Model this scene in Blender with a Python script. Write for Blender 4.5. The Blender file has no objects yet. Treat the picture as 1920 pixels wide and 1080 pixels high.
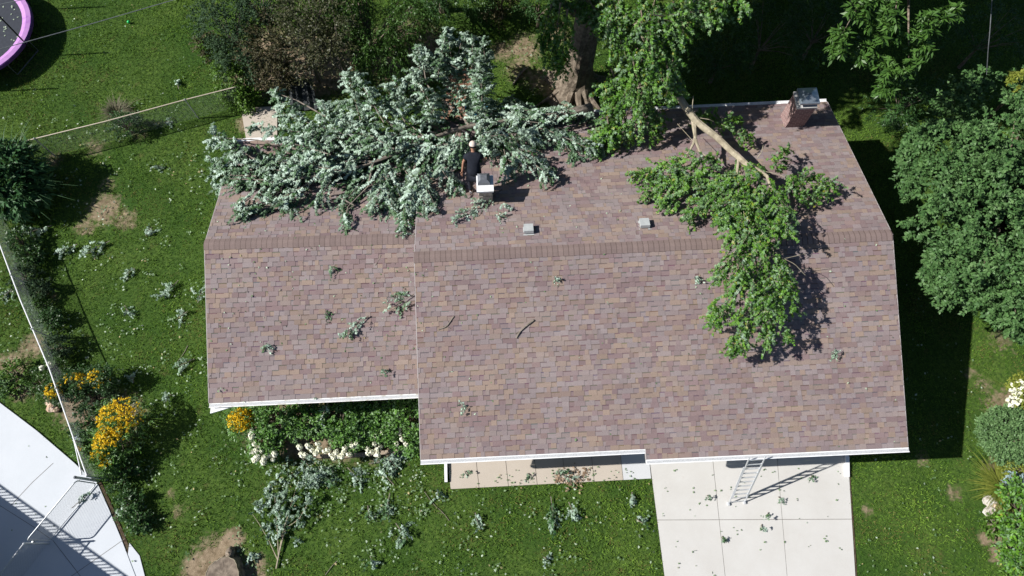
import bpy, math, random
import numpy as np
from mathutils import Vector

SC = bpy.context.scene
COL = SC.collection
# ------------------------------------------------------------------ camera
FPX, PITCH, ROLL, YAW, CAMH = 1323.57, math.radians(20.158), math.radians(-0.696), math.radians(2.057), 22.824
_R = np.array([1.0, 0, 0]); _U = np.array([0, math.cos(PITCH), math.sin(PITCH)]); _F = np.array([0, math.sin(PITCH), -math.cos(PITCH)])
CR = _R*math.cos(ROLL)+_U*math.sin(ROLL); CU = -_R*math.sin(ROLL)+_U*math.cos(ROLL)
cam = bpy.data.cameras.new('camera'); camo = bpy.data.objects.new('camera', cam); COL.objects.link(camo)
cam.sensor_width = 36.0; cam.lens = FPX*36/1920; cam.clip_start = 0.1; cam.clip_end = 2000
from mathutils import Matrix
M = Matrix(((CR[0], CU[0], -_F[0], 0), (CR[1], CU[1], -_F[1], 0), (CR[2], CU[2], -_F[2], CAMH), (0, 0, 0, 1)))
camo.matrix_world = M
SC.camera = camo
# ------------------------------------------------------------------ world and sun
SUN = np.array([0.7520, 0.0330, -0.6584])          # direction the light travels
w = bpy.data.worlds.new('World'); SC.world = w; w.use_nodes = True
nt = w.node_tree
sky = nt.nodes.new('ShaderNodeTexSky'); sky.sky_type = 'NISHITA'; sky.sun_disc = False
sky.ozone_density = 4.0; sky.sun_elevation = math.radians(41.2); sky.sun_rotation = math.atan2(-SUN[0], -SUN[1])
bg = nt.nodes['Background']; bg.inputs['Strength'].default_value = 0.05
nt.links.new(sky.outputs[0], bg.inputs['Color'])
sl = bpy.data.lights.new('sun', 'SUN'); sl.energy = 5.0; sl.angle = math.radians(0.5); sl.color = (1.0, 0.97, 0.925)
so = bpy.data.objects.new('sun', sl); COL.objects.link(so); so.location = (-30, 0, 40)
so.rotation_euler = Vector(SUN).to_track_quat('-Z', 'Y').to_euler()
SC.view_settings.view_transform = 'Standard'; SC.view_settings.look = 'None'
SC.view_settings.exposure = 0.55; SC.view_settings.gamma = 1.0
SC.cycles.max_bounces = 6; SC.cycles.diffuse_bounces = 3; SC.cycles.transmission_bounces = 3; SC.cycles.transparent_max_bounces = 8

rnd = random.Random(5)
rng = np.random.default_rng(7)
V3 = lambda *a: np.array(a, float)

# ------------------------------------------------------------------ measuring helpers (photo 1920x1080 -> place)
def px(x, y, z=0.0):
    d = (x-960)/FPX*CR-(y-540)/FPX*CU+_F
    t = (z-CAMH)/d[2]
    return np.array([0, 0, CAMH])+d*t
def hw(u, v, z):                      # house axes -> world
    c, s = math.cos(YAW), math.sin(YAW)
    return np.array([c*u-s*v, s*u+c*v, z])
def wh(P):
    c, s = math.cos(YAW), math.sin(YAW); P = np.asarray(P)
    return c*P[..., 0]+s*P[..., 1], -s*P[..., 0]+c*P[..., 1]
Y0, ZR, SL, WG, WM, WR = 7.79, 4.55, 0.31, 5.685, 5.398, 5.597
UL, UR, UJ = -2.45, 11.02, 3.741
Y1, Z1, W1, WR1, UW = 8.589, 4.111, 4.316, 4.32, -8.557
def support(P):                       # height of roof or ground under points
    P = np.atleast_2d(P); u, v = wh(P)
    z = np.zeros(len(P))
    wing = (u > UW) & (u <= UL) & (v > Y1-W1) & (v < Y1+WR1)
    z[wing] = (Z1-SL*np.abs(v-Y1))[wing]
    main = (u > UL) & (u < UR) & (v > Y0-np.where(u > UJ, WG, WM)) & (v < Y0+WR)
    z[main] = (ZR-SL*np.abs(v-Y0))[main]
    return z
def onto(x, y, h=0.0, zmin=0.0):      # point at height h over whatever carries it there
    a, b = px(x, y, 12.0), px(x, y, 0.0)
    t = np.linspace(0, 1, 1500)[:, None]; P = a+(b-a)*t
    s = np.maximum(support(P), zmin)+h
    k = np.argmax(P[:, 2] <= s) if (P[:, 2] <= s).any() else len(P)-1
    return P[k]

# ------------------------------------------------------------------ scene helpers
def tag(o, label=None, cat=None, group=None, kind=None):
    if label: o['label'] = label
    if cat: o['category'] = cat
    if group: o['group'] = group
    if kind: o['kind'] = kind
    return o
def empty(name, loc, label, cat, group=None):
    o = bpy.data.objects.new(name, None); o.empty_display_size = 0.2; o.location = tuple(loc); COL.objects.link(o)
    return tag(o, label, cat, group)
def link(name, me, mat, parent=None):
    o = bpy.data.objects.new(name, me); COL.objects.link(o)
    if mat is not None: me.materials.append(mat)
    if parent is not None:
        o.parent = parent
        base = Vector((0, 0, 0)); q = parent
        while q is not None: base += q.location; q = q.parent
        o.location = -base
    return o
def copy_tree(o, parent=None):
    c = o.copy(); COL.objects.link(c)
    if parent: c.parent = parent
    for ch in list(o.children): copy_tree(ch, c)
    return c

class MB:
    def __init__(s): s.v = []; s.f = []; s.c = []
    def add(s, vs, fs, col=None):
        n = len(s.v); s.v += [tuple(map(float, q)) for q in vs]; s.f += [tuple(i+n for i in f) for f in fs]
        s.c += [col]*len(fs); return s
    def quad(s, a, b, c, d, col=None): return s.add([a, b, c, d], [(0, 1, 2, 3)], col)
    def box(s, c, ax, ay, az, col=None):          # centre and half axes
        c, ax, ay, az = map(np.asarray, (c, ax, ay, az)); vs = []
        for k in (-1, 1):
            for j in (-1, 1):
                for i in (-1, 1): vs.append(c+i*ax+j*ay+k*az)
        return s.add(vs, [(0, 2, 3, 1), (4, 5, 7, 6), (0, 1, 5, 4), (2, 6, 7, 3), (0, 4, 6, 2), (1, 3, 7, 5)], col)
    def abox(s, x0, x1, y0, y1, z0, z1, col=None):
        return s.box(((x0+x1)/2, (y0+y1)/2, (z0+z1)/2), ((x1-x0)/2, 0, 0), (0, (y1-y0)/2, 0), (0, 0, (z1-z0)/2), col)
    def prism(s, poly, z0, z1, col=None):
        n = len(poly); vs = [(p[0], p[1], z0) for p in poly]+[(p[0], p[1], z1) for p in poly]
        fs = [tuple(range(n-1, -1, -1)), tuple(range(n, 2*n))]+[(i, (i+1) % n, n+(i+1) % n, n+i) for i in range(n)]
        return s.add(vs, fs, col)
    def tube(s, pts, rad, n=6, caps=True, col=None, wob=0):
        pts = [np.asarray(p, float) for p in pts]
        if np.isscalar(rad): rad = [rad]*len(pts)
        vs = []; prev = None
        for i, p in enumerate(pts):
            d = pts[min(i+1, len(pts)-1)]-pts[max(i-1, 0)]; d = d/(np.linalg.norm(d)+1e-9)
            if prev is None:
                a = np.cross(d, (0, 0, 1) if abs(d[2]) < .9 else (1, 0, 0))
            else: a = prev-d*np.dot(prev, d)
            a = a/(np.linalg.norm(a)+1e-9); b = np.cross(d, a); prev = a
            for k in range(n):
                t = 2*math.pi*k/n; r = rad[i]*(1+(wob*(rnd.random()-.5) if wob else 0))
                vs.append(p+r*(math.cos(t)*a+math.sin(t)*b))
        fs = []
        for i in range(len(pts)-1):
            for k in range(n):
                fs.append((i*n+k, i*n+(k+1) % n, (i+1)*n+(k+1) % n, (i+1)*n+k))
        if caps: fs += [tuple(range(n-1, -1, -1)), tuple((len(pts)-1)*n+k for k in range(n))]
        return s.add(vs, fs, col)
    def extrude(s, P, Q, out, prof, col=None):     # profile points (outward, up) swept from P to Q
        P, Q, out = map(np.asarray, (P, Q, out)); n = len(prof)
        vs = [P+out*a+np.array([0, 0, b]) for a, b in prof]+[Q+out*a+np.array([0, 0, b]) for a, b in prof]
        fs = [(i, (i+1) % n, n+(i+1) % n, n+i) for i in range(n)]+[tuple(range(n-1, -1, -1)), tuple(range(n, 2*n))]
        return s.add(vs, fs, col)
    def build(s, name, mat, parent=None, smooth=False):
        me = bpy.data.meshes.new(name); me.from_pydata(s.v, [], s.f)
        if any(c is not None for c in s.c):
            at = me.color_attributes.new('shade', 'FLOAT_COLOR', 'CORNER'); arr = []
            for f, c in zip(s.f, s.c):
                c = c or (.5, .5, .5); arr += [c[0], c[1], c[2], 1.0]*len(f)
            at.data.foreach_set('color', arr)
        if smooth: me.polygons.foreach_set('use_smooth', [True]*len(me.polygons))
        me.update()
        return link(name, me, mat, parent)

def np_mesh(name, verts, faces, vary=None, smooth=False):   # faces: (n,k) int array
    me = bpy.data.meshes.new(name)
    verts = np.asarray(verts, np.float32); faces = np.asarray(faces, np.int32); k = faces.shape[1]
    me.vertices.add(len(verts)); me.vertices.foreach_set('co', verts.ravel())
    me.loops.add(faces.size); me.loops.foreach_set('vertex_index', faces.ravel())
    me.polygons.add(len(faces)); me.polygons.foreach_set('loop_start', np.arange(0, faces.size, k, dtype=np.int32))
    if smooth: me.polygons.foreach_set('use_smooth', np.ones(len(faces), bool))
    me.update(calc_edges=True)
    if vary is not None:
        at = me.color_attributes.new('vary', 'FLOAT_COLOR', 'POINT')
        c = np.ones((len(verts), 4), np.float32); c[:, :vary.shape[1]] = vary
        at.data.foreach_set('color', c.ravel())
    return me

# ------------------------------------------------------------------ materials
def lin(r, g, b):
    f = lambda c: (c/255/12.92) if c <= 10 else ((c/255+.055)/1.055)**2.4
    return (f(r), f(g), f(b))
def base_mat(name, rough=.8, spec=.3):
    m = bpy.data.materials.new(name); m.use_nodes = True
    b = m.node_tree.nodes['Principled BSDF']; b.inputs['Roughness'].default_value = rough
    b.inputs['Specular IOR Level'].default_value = spec
    return m, m.node_tree, b
def N(nt, t, **kw):
    n = nt.nodes.new(t)
    for k, v in kw.items(): setattr(n, k, v)
    return n
def mixc(nt, fac, a, b, mode='MIX'):
    n = N(nt, 'ShaderNodeMix', data_type='RGBA', blend_type=mode)
    for sock, val in ((n.inputs[0], fac), (n.inputs[6], a), (n.inputs[7], b)):
        if hasattr(val, 'links') or hasattr(val, 'is_linked'): nt.links.new(val, sock)
        elif np.isscalar(val): sock.default_value = val
        else: sock.default_value = (*val, 1)
    return n.outputs[2]
def noise(nt, scale, detail=4, rough=.6, coord=None, dist=0):
    n = N(nt, 'ShaderNodeTexNoise'); n.inputs['Scale'].default_value = scale; n.inputs['Detail'].default_value = detail
    n.inputs['Roughness'].default_value = rough; n.inputs['Distortion'].default_value = dist
    if coord is not None: nt.links.new(coord, n.inputs['Vector'])
    return n.outputs['Fac']
def ramp(nt, fac, lo, hi):
    n = N(nt, 'ShaderNodeMapRange', clamp=True); n.inputs[1].default_value = lo; n.inputs[2].default_value = hi
    nt.links.new(fac, n.inputs[0]); return n.outputs[0]
def ocoord(nt): return N(nt, 'ShaderNodeTexCoord').outputs['Object']
def wcoord(nt): return N(nt, 'ShaderNodeNewGeometry').outputs['Position']
def bump(nt, b, h, strength=.3, dist=.02):
    n = N(nt, 'ShaderNodeBump'); n.inputs['Strength'].default_value = strength; n.inputs['Distance'].default_value = dist
    nt.links.new(h, n.inputs['Height']); nt.links.new(n.outputs[0], b.inputs['Normal'])
def noisy(name, c1, c2, scale=8, rough=.8, spec=.3, metal=0, c3=None, scale3=1.2, bumpy=0):
    m, nt, b = base_mat(name, rough, spec); co = wcoord(nt)
    c = mixc(nt, ramp(nt, noise(nt, scale, 5, .65, co), .35, .65), c1, c2)
    if c3: c = mixc(nt, ramp(nt, noise(nt, scale3, 3, .6, co), .48, .72), c, c3)
    nt.links.new(c, b.inputs['Base Color']); b.inputs['Metallic'].default_value = metal
    if bumpy: bump(nt, b, noise(nt, scale*2, 5, .7, co), bumpy)
    return m
def leafy(name, dark, light, silver=None, rough=.45, spec=.35, trans=.22, warm=None):
    m, nt, b = base_mat(name, rough, spec)
    at = N(nt, 'ShaderNodeAttribute', attribute_name='vary'); sp = N(nt, 'ShaderNodeSeparateColor'); nt.links.new(at.outputs['Color'], sp.inputs[0])
    c = mixc(nt, sp.outputs[0], dark, light)
    if warm: c = mixc(nt, ramp(nt, sp.outputs[2], .93, .98), c, warm)
    if silver: c = mixc(nt, sp.outputs[1], c, silver)
    nt.links.new(c, b.inputs['Base Color'])
    tr = N(nt, 'ShaderNodeBsdfTranslucent'); nt.links.new(mixc(nt, .5, c, (.10, .16, .02)), tr.inputs[0])
    ms = N(nt, 'ShaderNodeMixShader'); ms.inputs[0].default_value = trans
    nt.links.new(b.outputs[0], ms.inputs[1]); nt.links.new(tr.outputs[0], ms.inputs[2])
    nt.links.new(ms.outputs[0], nt.nodes['Material Output'].inputs['Surface'])
    return m
MAT = {}
def setup_materials():
    m, nt, b = base_mat('shingle', .95, .15); co = wcoord(nt)
    at = N(nt, 'ShaderNodeAttribute', attribute_name='shade')
    g = noise(nt, 70, 3, .8, co)
    c = mixc(nt, 1.0, at.outputs['Color'], mixc(nt, ramp(nt, g, .3, .7), (.74, .73, .73), (1.28, 1.27, 1.26)), 'MULTIPLY')
    c = mixc(nt, ramp(nt, noise(nt, .6, 4, .6, co), .45, .75), c, mixc(nt, 1.0, c, (.88, .87, .9), 'MULTIPLY'))
    nt.links.new(c, b.inputs['Base Color']); bump(nt, b, g, .25, .004); MAT['shingle'] = m
    # lawn: dirt attribute decides bare soil
    m, nt, b = base_mat('lawn', .95, .1); co = wcoord(nt)
    at = N(nt, 'ShaderNodeAttribute', attribute_name='soil')
    g1 = mixc(nt, ramp(nt, noise(nt, .45, 5, .6, co), .35, .65), (.040, .088, .014), (.090, .145, .028))
    g1 = mixc(nt, ramp(nt, noise(nt, 9, 4, .7, co), .35, .7), g1, (.020, .046, .010))
    g1 = mixc(nt, ramp(nt, noise(nt, 1.7, 5, .7, co), .6, .8), g1, (.10, .09, .034))
    s1 = mixc(nt, ramp(nt, noise(nt, 6, 6, .75, co), .3, .7), (.15, .11, .068), (.33, .26, .18))
    s1 = mixc(nt, ramp(nt, noise(nt, 2.2, 5, .7, co), .5, .7), s1, (.10, .075, .042))
    f = N(nt, 'ShaderNodeMath', operation='ADD'); nt.links.new(at.outputs['Fac'], f.inputs[0])
    f2 = N(nt, 'ShaderNodeMath', operation='MULTIPLY_ADD'); nt.links.new(noise(nt, 5, 6, .75, co), f2.inputs[0]); f2.inputs[1].default_value = 1.7; f2.inputs[2].default_value = -.85
    nt.links.new(f2.outputs[0], f.inputs[1])
    nt.links.new(mixc(nt, ramp(nt, f.outputs[0], .3, .75), g1, s1), b.inputs['Base Color'])
    bump(nt, b, noise(nt, 25, 5, .8, co), .6, .03); MAT['lawn'] = m
    def concrete(name, c1, c2, stain):
        m, nt, b = base_mat(name, .9, .2); co = wcoord(nt)
        c = mixc(nt, ramp(nt, noise(nt, .8, 6, .65, co), .35, .7), c1, c2)
        c = mixc(nt, ramp(nt, noise(nt, 3.1, 6, .75, co), .62, .8), c, stain)
        c = mixc(nt, ramp(nt, noise(nt, 90, 3, .8, co), .3, .75), c, mixc(nt, 1., c, (.88, .88, .87), 'MULTIPLY'))
        nt.links.new(c, b.inputs['Base Color']); bump(nt, b, noise(nt, 60, 4, .7, co), .15, .004); MAT[name] = m
    concrete('drive_concrete', (.505, .49, .465), (.55, .54, .52), (.49, .45, .41))
    concrete('walk_concrete', (.44, .385, .325), (.48, .425, .365), (.41, .335, .26))
    concrete('pale_concrete', (.52, .53, .54), (.56, .575, .59), (.50, .50, .51))
    concrete('blue_concrete', (.53, .56, .60), (.57, .60, .64), (.51, .54, .58))
    MAT['joint'] = noisy('joint', (.12, .11, .10), (.19, .175, .155), 30)
    MAT['white_metal'] = noisy('white_metal', (.74, .75, .76), (.80, .81, .82), 5, .45, .4, c3=(.66, .66, .65), scale3=9)
    m, nt, b = base_mat('guard', .6, .3); co = wcoord(nt)
    vo = N(nt, 'ShaderNodeTexVoronoi'); vo.inputs['Scale'].default_value = 45; nt.links.new(co, vo.inputs['Vector'])
    nt.links.new(mixc(nt, ramp(nt, vo.outputs['Distance'], .3, .42), (.30, .315, .32), (.46, .47, .48)), b.inputs['Base Color']); MAT['guard'] = m
    MAT['dirty_white'] = noisy('dirty_white', (.72, .72, .71), (.78, .78, .78), 4, .5, .3, c3=(.42, .38, .31), scale3=7)
    MAT['siding'] = noisy('siding', (.55, .53, .48), (.60, .58, .53), 3)
    MAT['trim'] = noisy('trim', (.62, .63, .62), (.70, .70, .70), 5, .6)
    MAT['drip_edge'] = noisy('drip_edge', (.34, .31, .30), (.42, .39, .38), 5, .6)
    MAT['dark_glass'] = noisy('dark_glass', (.02, .025, .03), (.03, .035, .04), 3, .08, .5)
    m, nt, b = base_mat('brick', .9, .2)
    br = N(nt, 'ShaderNodeTexBrick'); br.inputs['Scale'].default_value = 1; br.inputs['Brick Width'].default_value = .21; br.inputs['Row Height'].default_value = .073
    br.inputs['Mortar Size'].default_value = .009; br.inputs['Color1'].default_value = (.17, .095, .095, 1); br.inputs['Color2'].default_value = (.27, .16, .155, 1); br.inputs['Mortar'].default_value = (.38, .31, .28, 1)
    uv = N(nt, 'ShaderNodeUVMap'); nt.links.new(uv.outputs[0], br.inputs['Vector']); nt.links.new(br.outputs[0], b.inputs['Base Color'])
    bump(nt, b, br.outputs['Fac'], -.5, .01); MAT['brick'] = m
    MAT['stone'] = noisy('stone', (.36, .31, .24), (.55, .50, .42), 9, .9, c3=(.20, .17, .14), scale3=5, bumpy=.5)
    MAT['mortar'] = noisy('mortar', (.45, .44, .42), (.56, .55, .53), 12, .9)
    MAT['galvanised'] = noisy('galvanised', (.30, .36, .42), (.40, .47, .54), 6, .42, .5, .75)  # blue of the reflected sky is put into the metal's colour
    MAT['dark_metal'] = noisy('dark_metal', (.12, .13, .145), (.17, .18, .20), 7, .5, .4, .4)
    MAT['vent'] = noisy('vent', (.36, .38, .38), (.44, .46, .46), 6, .5, .4)
    MAT['aluminium'] = noisy('aluminium', (.62, .64, .67), (.74, .76, .79), 14, .38, .5, .55)
    MAT['black'] = noisy('black', (.012, .012, .014), (.02, .02, .023), 9, .6)
    MAT['steel'] = noisy('steel', (.42, .44, .46), (.52, .54, .56), 11, .45, .5, .4)
    MAT['tan_rail'] = noisy('tan_rail', (.45, .38, .28), (.52, .47, .38), 6, .5, .4, .2)
    MAT['wire'] = noisy('wire', (.26, .28, .29), (.36, .38, .39), 11, .5, .4, .3)
    MAT['bark'] = noisy('bark', (.12, .095, .072), (.27, .225, .175), 7, .95, .1, c3=(.10, .078, .058), scale3=3, bumpy=.9)
    MAT['pale_bark'] = noisy('pale_bark', (.27, .235, .17), (.40, .355, .26), 7, .9, .1, c3=(.20, .17, .12), scale3=5, bumpy=.5)
    MAT['grey_bark'] = noisy('grey_bark', (.13, .11, .09), (.26, .225, .19), 9, .9, .1, bumpy=.5)
    MAT['cut_wood'] = noisy('cut_wood', (.15, .12, .095), (.25, .205, .16), 5, .9, .1, c3=(.09, .073, .058), scale3=4, bumpy=.4)
    MAT['soil'] = noisy('soil', (.05, .036, .024), (.11, .08, .055), 9, .95, .1, bumpy=.6)
    MAT['timber'] = noisy('timber', (.26, .205, .15), (.38, .31, .24), 9, .9, .1)
    MAT['rock'] = noisy('rock', (.40, .36, .31), (.60, .57, .52), 5, .9, .2, c3=(.27, .22, .17), scale3=6, bumpy=.5)
    MAT['pink_rock'] = noisy('pink_rock', (.5, .36, .26), (.62, .5, .40), 7, .9, .2, c3=(.36, .22, .13), scale3=6, bumpy=.5)
    MAT['patio_brick'] = noisy('patio_brick', (.22, .11, .075), (.33, .19, .13), 5, .9)
    MAT['pink_pad'] = noisy('pink_pad', (.44, .21, .50), (.56, .31, .60), 3, .5, .3, c3=(.36, .14, .46), scale3=3)
    MAT['purple'] = noisy('purple', (.10, .03, .19), (.15, .05, .25), 6, .5)
    MAT['mat_fabric'] = noisy('mat_fabric', (.022, .026, .036), (.032, .037, .05), 9, .75)
    MAT['cable'] = noisy('cable', (.10, .11, .12), (.16, .17, .18), 9, .6)
    MAT['ball'] = noisy('ball', (.01, .42, .10), (.015, .5, .13), 9, .4, .4)
    MAT['blue_plastic'] = noisy('blue_plastic', (.02, .20, .50), (.05, .36, .62), 7, .4, .4)
    MAT['tarp'] = noisy('tarp', (.012, .017, .018), (.02, .026, .027), 4, .6)
    MAT['grey_panel'] = noisy('grey_panel', (.22, .26, .33), (.30, .35, .42), 6, .6)
    MAT['skin'] = noisy('skin', (.30, .155, .10), (.36, .19, .125), 20, .55)
    MAT['navy'] = noisy('navy', (.005, .007, .013), (.010, .013, .022), 12, .85)
    MAT['trousers'] = noisy('trousers', (.009, .011, .018), (.016, .018, .027), 14, .85)
    MAT['cap'] = noisy('cap', (.55, .46, .40), (.62, .53, .47), 20, .85)
    MAT['shoe'] = noisy('shoe', (.45, .42, .42), (.6, .57, .57), 14, .7)
    MAT['hair'] = noisy('hair', (.012, .01, .009), (.02, .017, .015), 20, .6)
    MAT['silver_leaf'] = leafy('silver_leaf', (.026, .078, .022), (.085, .180, .062), (.50, .63, .53), .5, .2, .12)
    MAT['maple_leaf'] = leafy('maple_leaf', (.032, .105, .012), (.155, .335, .034), (.33, .42, .36), .45, .3, .22, warm=(.24, .26, .03))
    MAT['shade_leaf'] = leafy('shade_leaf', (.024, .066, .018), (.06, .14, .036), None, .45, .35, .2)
    MAT['green_tree'] = leafy('green_tree', (.032, .085, .016), (.09, .19, .034), None, .45, .35, .25)
    MAT['blue_tree'] = leafy('blue_tree', (.028, .078, .022), (.095, .190, .058), (.18, .275, .12), .5, .22, .12)
    MAT['lilac'] = leafy('lilac', (.018, .040, .019), (.062, .108, .052), None, .6, .12, .15)
    MAT['brown_leaf'] = leafy('brown_leaf', (.034, .034, .015), (.085, .074, .032), None, .6, .2, .15)
    MAT['olive_leaf'] = leafy('olive_leaf', (.034, .042, .018), (.095, .098, .045), None, .5, .3, .2)
    MAT['bright_leaf'] = leafy('bright_leaf', (.045, .105, .012), (.125, .24, .03), None, .5, .3, .25)
    MAT['lime_leaf'] = leafy('lime_leaf', (.13, .17, .02), (.30, .33, .06), None, .5, .3, .25)
    MAT['shrub_leaf'] = leafy('shrub_leaf', (.055, .15, .02), (.14, .30, .045), (.30, .37, .30), .45, .35, .22)
    MAT['box_leaf'] = leafy('box_leaf', (.07, .15, .05), (.18, .30, .115), None, .5, .35, .2)
    MAT['blue_plant'] = leafy('blue_plant', (.16, .24, .25), (.34, .44, .45), None, .5, .3, .1)
    MAT['grass'] = leafy('grass', (.050, .125, .014), (.172, .285, .042), None, .7, .1, .2, warm=(.17, .16, .05))
    MAT['reed'] = leafy('reed', (.022, .075, .022), (.065, .16, .058), None, .5, .3, .2)
    MAT['yellow_blade'] = leafy('yellow_blade', (.10, .15, .02), (.28, .30, .06), None, .5, .3, .2)
    MAT['dry_blade'] = leafy('dry_blade', (.08, .075, .045), (.22, .20, .13), None, .7, .2, .15)
    MAT['yellow_petal'] = leafy('yellow_petal', (.74, .45, .012), (.90, .68, .04), None, .6, .2, .15)
    MAT['cream_petal'] = leafy('cream_petal', (.76, .76, .56), (.90, .90, .78), None, .7, .2, .15)
    MAT['litter'] = leafy('litter', (.07, .14, .045), (.20, .29, .15), (.44, .52, .40), .6, .3, .1, warm=(.40, .33, .16))
    MAT['dead_leaf'] = leafy('dead_leaf', (.19, .125, .08), (.36, .26, .18), None, .7, .2, .1)
setup_materials()

# ------------------------------------------------------------------ leaves
T_MAPLE = (np.array([[0, 0, 0], [.17, .48, .05], [0, 1, -.12], [-.17, .48, .05],
                     [.40, .30, .03], [.62, .66, -.1], [.24, .62, .04],
                     [-.40, .30, .03], [-.62, .66, -.1], [-.24, .62, .04]], float),
           np.array([[0, 1, 2, 3], [0, 4, 5, 6], [0, 9, 8, 7]]))
T_KITE = (np.array([[0, 0, 0], [.30, .45, .07], [0, 1, -.08], [-.30, .45, .07]], float), np.array([[0, 1, 2, 3]]))
T_LONG = (np.array([[0, 0, 0], [.15, .45, .05], [0, 1, -.1], [-.15, .45, .05]], float), np.array([[0, 1, 2, 3]]))
T_PETAL = (np.array([[-.5, -.5, 0], [.5, -.5, .1], [.5, .5, 0], [-.5, .5, .1]], float), np.array([[0, 1, 2, 3]]))
T_BLADE = (np.array([[-.06, 0, 0], [.06, 0, 0], [.035, .6, .02], [-.035, .6, .02]], float), np.array([[0, 1, 2, 3]]))
def unit(a): return a/(np.linalg.norm(a, axis=-1, keepdims=True)+1e-9)
def leaf_arrays(P, D, Nn, size, tmpl):
    D = unit(D); Nn = unit(Nn-D*(Nn*D).sum(1, keepdims=True)); S = np.cross(D, Nn)
    T, F = tmpl; sz = np.asarray(size).reshape(-1, 1, 1)
    Vt = P[:, None, :]+sz*(T[None, :, 0:1]*S[:, None, :]+T[None, :, 1:2]*D[:, None, :]+T[None, :, 2:3]*Nn[:, None, :])
    k = len(T); Fa = (np.arange(len(P))[:, None, None]*k+F[None]).reshape(-1, F.shape[1])
    return Vt.reshape(-1, 3), Fa
def leaf_mesh(name, P, D, Nn, size, tmpl, mat, parent, vary):
    Vv, F = leaf_arrays(P, D, Nn, size, tmpl)
    me = np_mesh(name, Vv, F, np.repeat(vary, len(tmpl[0]), 0))
    return link(name, me, mat, parent)
def twig_leaves(B, D, L, n, size, droop=.3, splay=.8, up=.6, jit=.35):
    """n leaves along every twig; returns P, D, N, size, twig index"""
    m = len(B); D = unit(D); L = np.broadcast_to(np.asarray(L, float).reshape(-1), (m,))
    t = (np.arange(n)+.6)/n; t = t[None, :]+rng.normal(0, .04, (m, n))
    P = B[:, None]+D[:, None]*(L[:, None]*t)[..., None]
    P[..., 2] -= droop*L[:, None]*t**2
    upv = np.array([0, 0, 1.0]); lat = unit(np.cross(D, upv)+1e-6)
    ang = rng.uniform(-1, 1, (m, n))*splay*1.6
    Dl = D[:, None]*np.cos(ang)[..., None]+lat[:, None]*np.sin(ang)[..., None]+rng.normal(0, jit, (m, n, 3))
    Dl[..., 2] -= droop*1.2
    Nn = rng.normal(0, up*.7, (m, n, 3))+rng.normal(0, up*.8, (m, 1, 3))+upv
    sz = size*rng.uniform(.65, 1.25, (m, n))
    idx = np.repeat(np.arange(m), n)
    return P.reshape(-1, 3), unit(Dl.reshape(-1, 3)), unit(Nn.reshape(-1, 3)), sz.ravel(), idx
def vary_for(idx, silver_mean, silver_spread=.35, base=None):
    m = idx.max()+1
    tw = rng.random(m); sv = np.clip(rng.normal(silver_mean, silver_spread, m), 0, 1)
    r = np.clip(tw[idx]*.6+rng.random(len(idx))*.4, 0, 1)
    s = np.clip(sv[idx]+rng.normal(0, .15, len(idx)), 0, 1)
    return np.stack([r, s, rng.random(len(idx))], 1)
def vnoise(x, y, s, seed=0):
    r = np.random.default_rng(seed).random((96, 96)); x = x*s+40.3; y = y*s+40.7; i = np.floor(x).astype(int); j = np.floor(y).astype(int); f = x-i; g = y-j
    f = f*f*(3-2*f); g = g*g*(3-2*g); q = lambda a, b: r[a % 96, b % 96]
    return (q(i, j)*(1-f)+q(i+1, j)*f)*(1-g)+(q(i, j+1)*(1-f)+q(i+1, j+1)*f)*g
def spline(pts, n):
    pts = np.asarray(pts, float); d = np.r_[0, np.cumsum(np.linalg.norm(np.diff(pts, axis=0), axis=1))]
    t = np.linspace(0, d[-1], n); return np.stack([np.interp(t, d, pts[:, i]) for i in range(3)], 1)
def fronds_to_twigs(fr, dens=1.0, tl=.42):
    """fr: list of (A, B, halfwidth) in metres: twigs fan out along a drooping frond"""
    Bs, Ds, Ls = [], [], []
    for A, B, wd in fr:
        A, B = np.asarray(A, float), np.asarray(B, float); ax = B-A; ln = np.linalg.norm(ax); ax = ax/ln
        side = unit(np.cross(ax, [0, 0, 1.0])); m = max(5, int(dens*ln*(9+wd*26)))
        t = rng.random(m)**.85; s = rng.uniform(-1, 1, m)
        width = wd*np.minimum(1, .5+1.6*(1-t))*np.where(t > .85, .75, 1)
        p = A+ax*(ln*t)[:, None]+side*(s*width*.8)[:, None]
        p[:, 2] += rng.normal(0, .10, m)+.10*(1-np.abs(s))
        d = ax*(.75+rng.normal(0, .25, m))[:, None]+side*(s*.9+rng.normal(0, .3, m))[:, None]
        d[:, 2] += rng.normal(-.05, .25, m)
        Bs.append(p-unit(d)*tl*.3); Ds.append(d); Ls.append(tl*rng.uniform(.6, 1.25, m))
    return np.concatenate(Bs), np.concatenate(Ds), np.concatenate(Ls)
def crown_twigs(blobs, clumps, twigs, shell=.6, low=-.35, droop=.25, tl=.4, crad=.22):
    Bs, Ds, Ls, Cs = [], [], [], []
    for (c, r) in blobs:
        c, r = np.asarray(c, float), np.asarray(r, float)
        d = unit(rng.normal(0, 1, (clumps*3, 3))); d = d[d[:, 2] > low][:clumps]
        q = c+d*r*rng.uniform(shell, 1.0, (len(d), 1)); Cs.append(q)
        R = r.mean()*crad
        off = unit(rng.normal(0, 1, (len(d), twigs, 3)))*(rng.random((len(d), twigs, 1))**.5)*R*rng.uniform(.6, 1.3, (len(d), 1, 1))
        b = q[:, None]+off
        dd = unit((b-c)/r)*.9+unit(off)*.6+rng.normal(0, .35, b.shape); dd[..., 2] -= droop*.5
        Bs.append(b.reshape(-1, 3)); Ds.append(dd.reshape(-1, 3)); Ls.append(tl*rng.uniform(.6, 1.3, b.shape[0]*b.shape[1]))
    return np.concatenate(Bs), np.concatenate(Ds), np.concatenate(Ls), np.concatenate(Cs)

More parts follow.
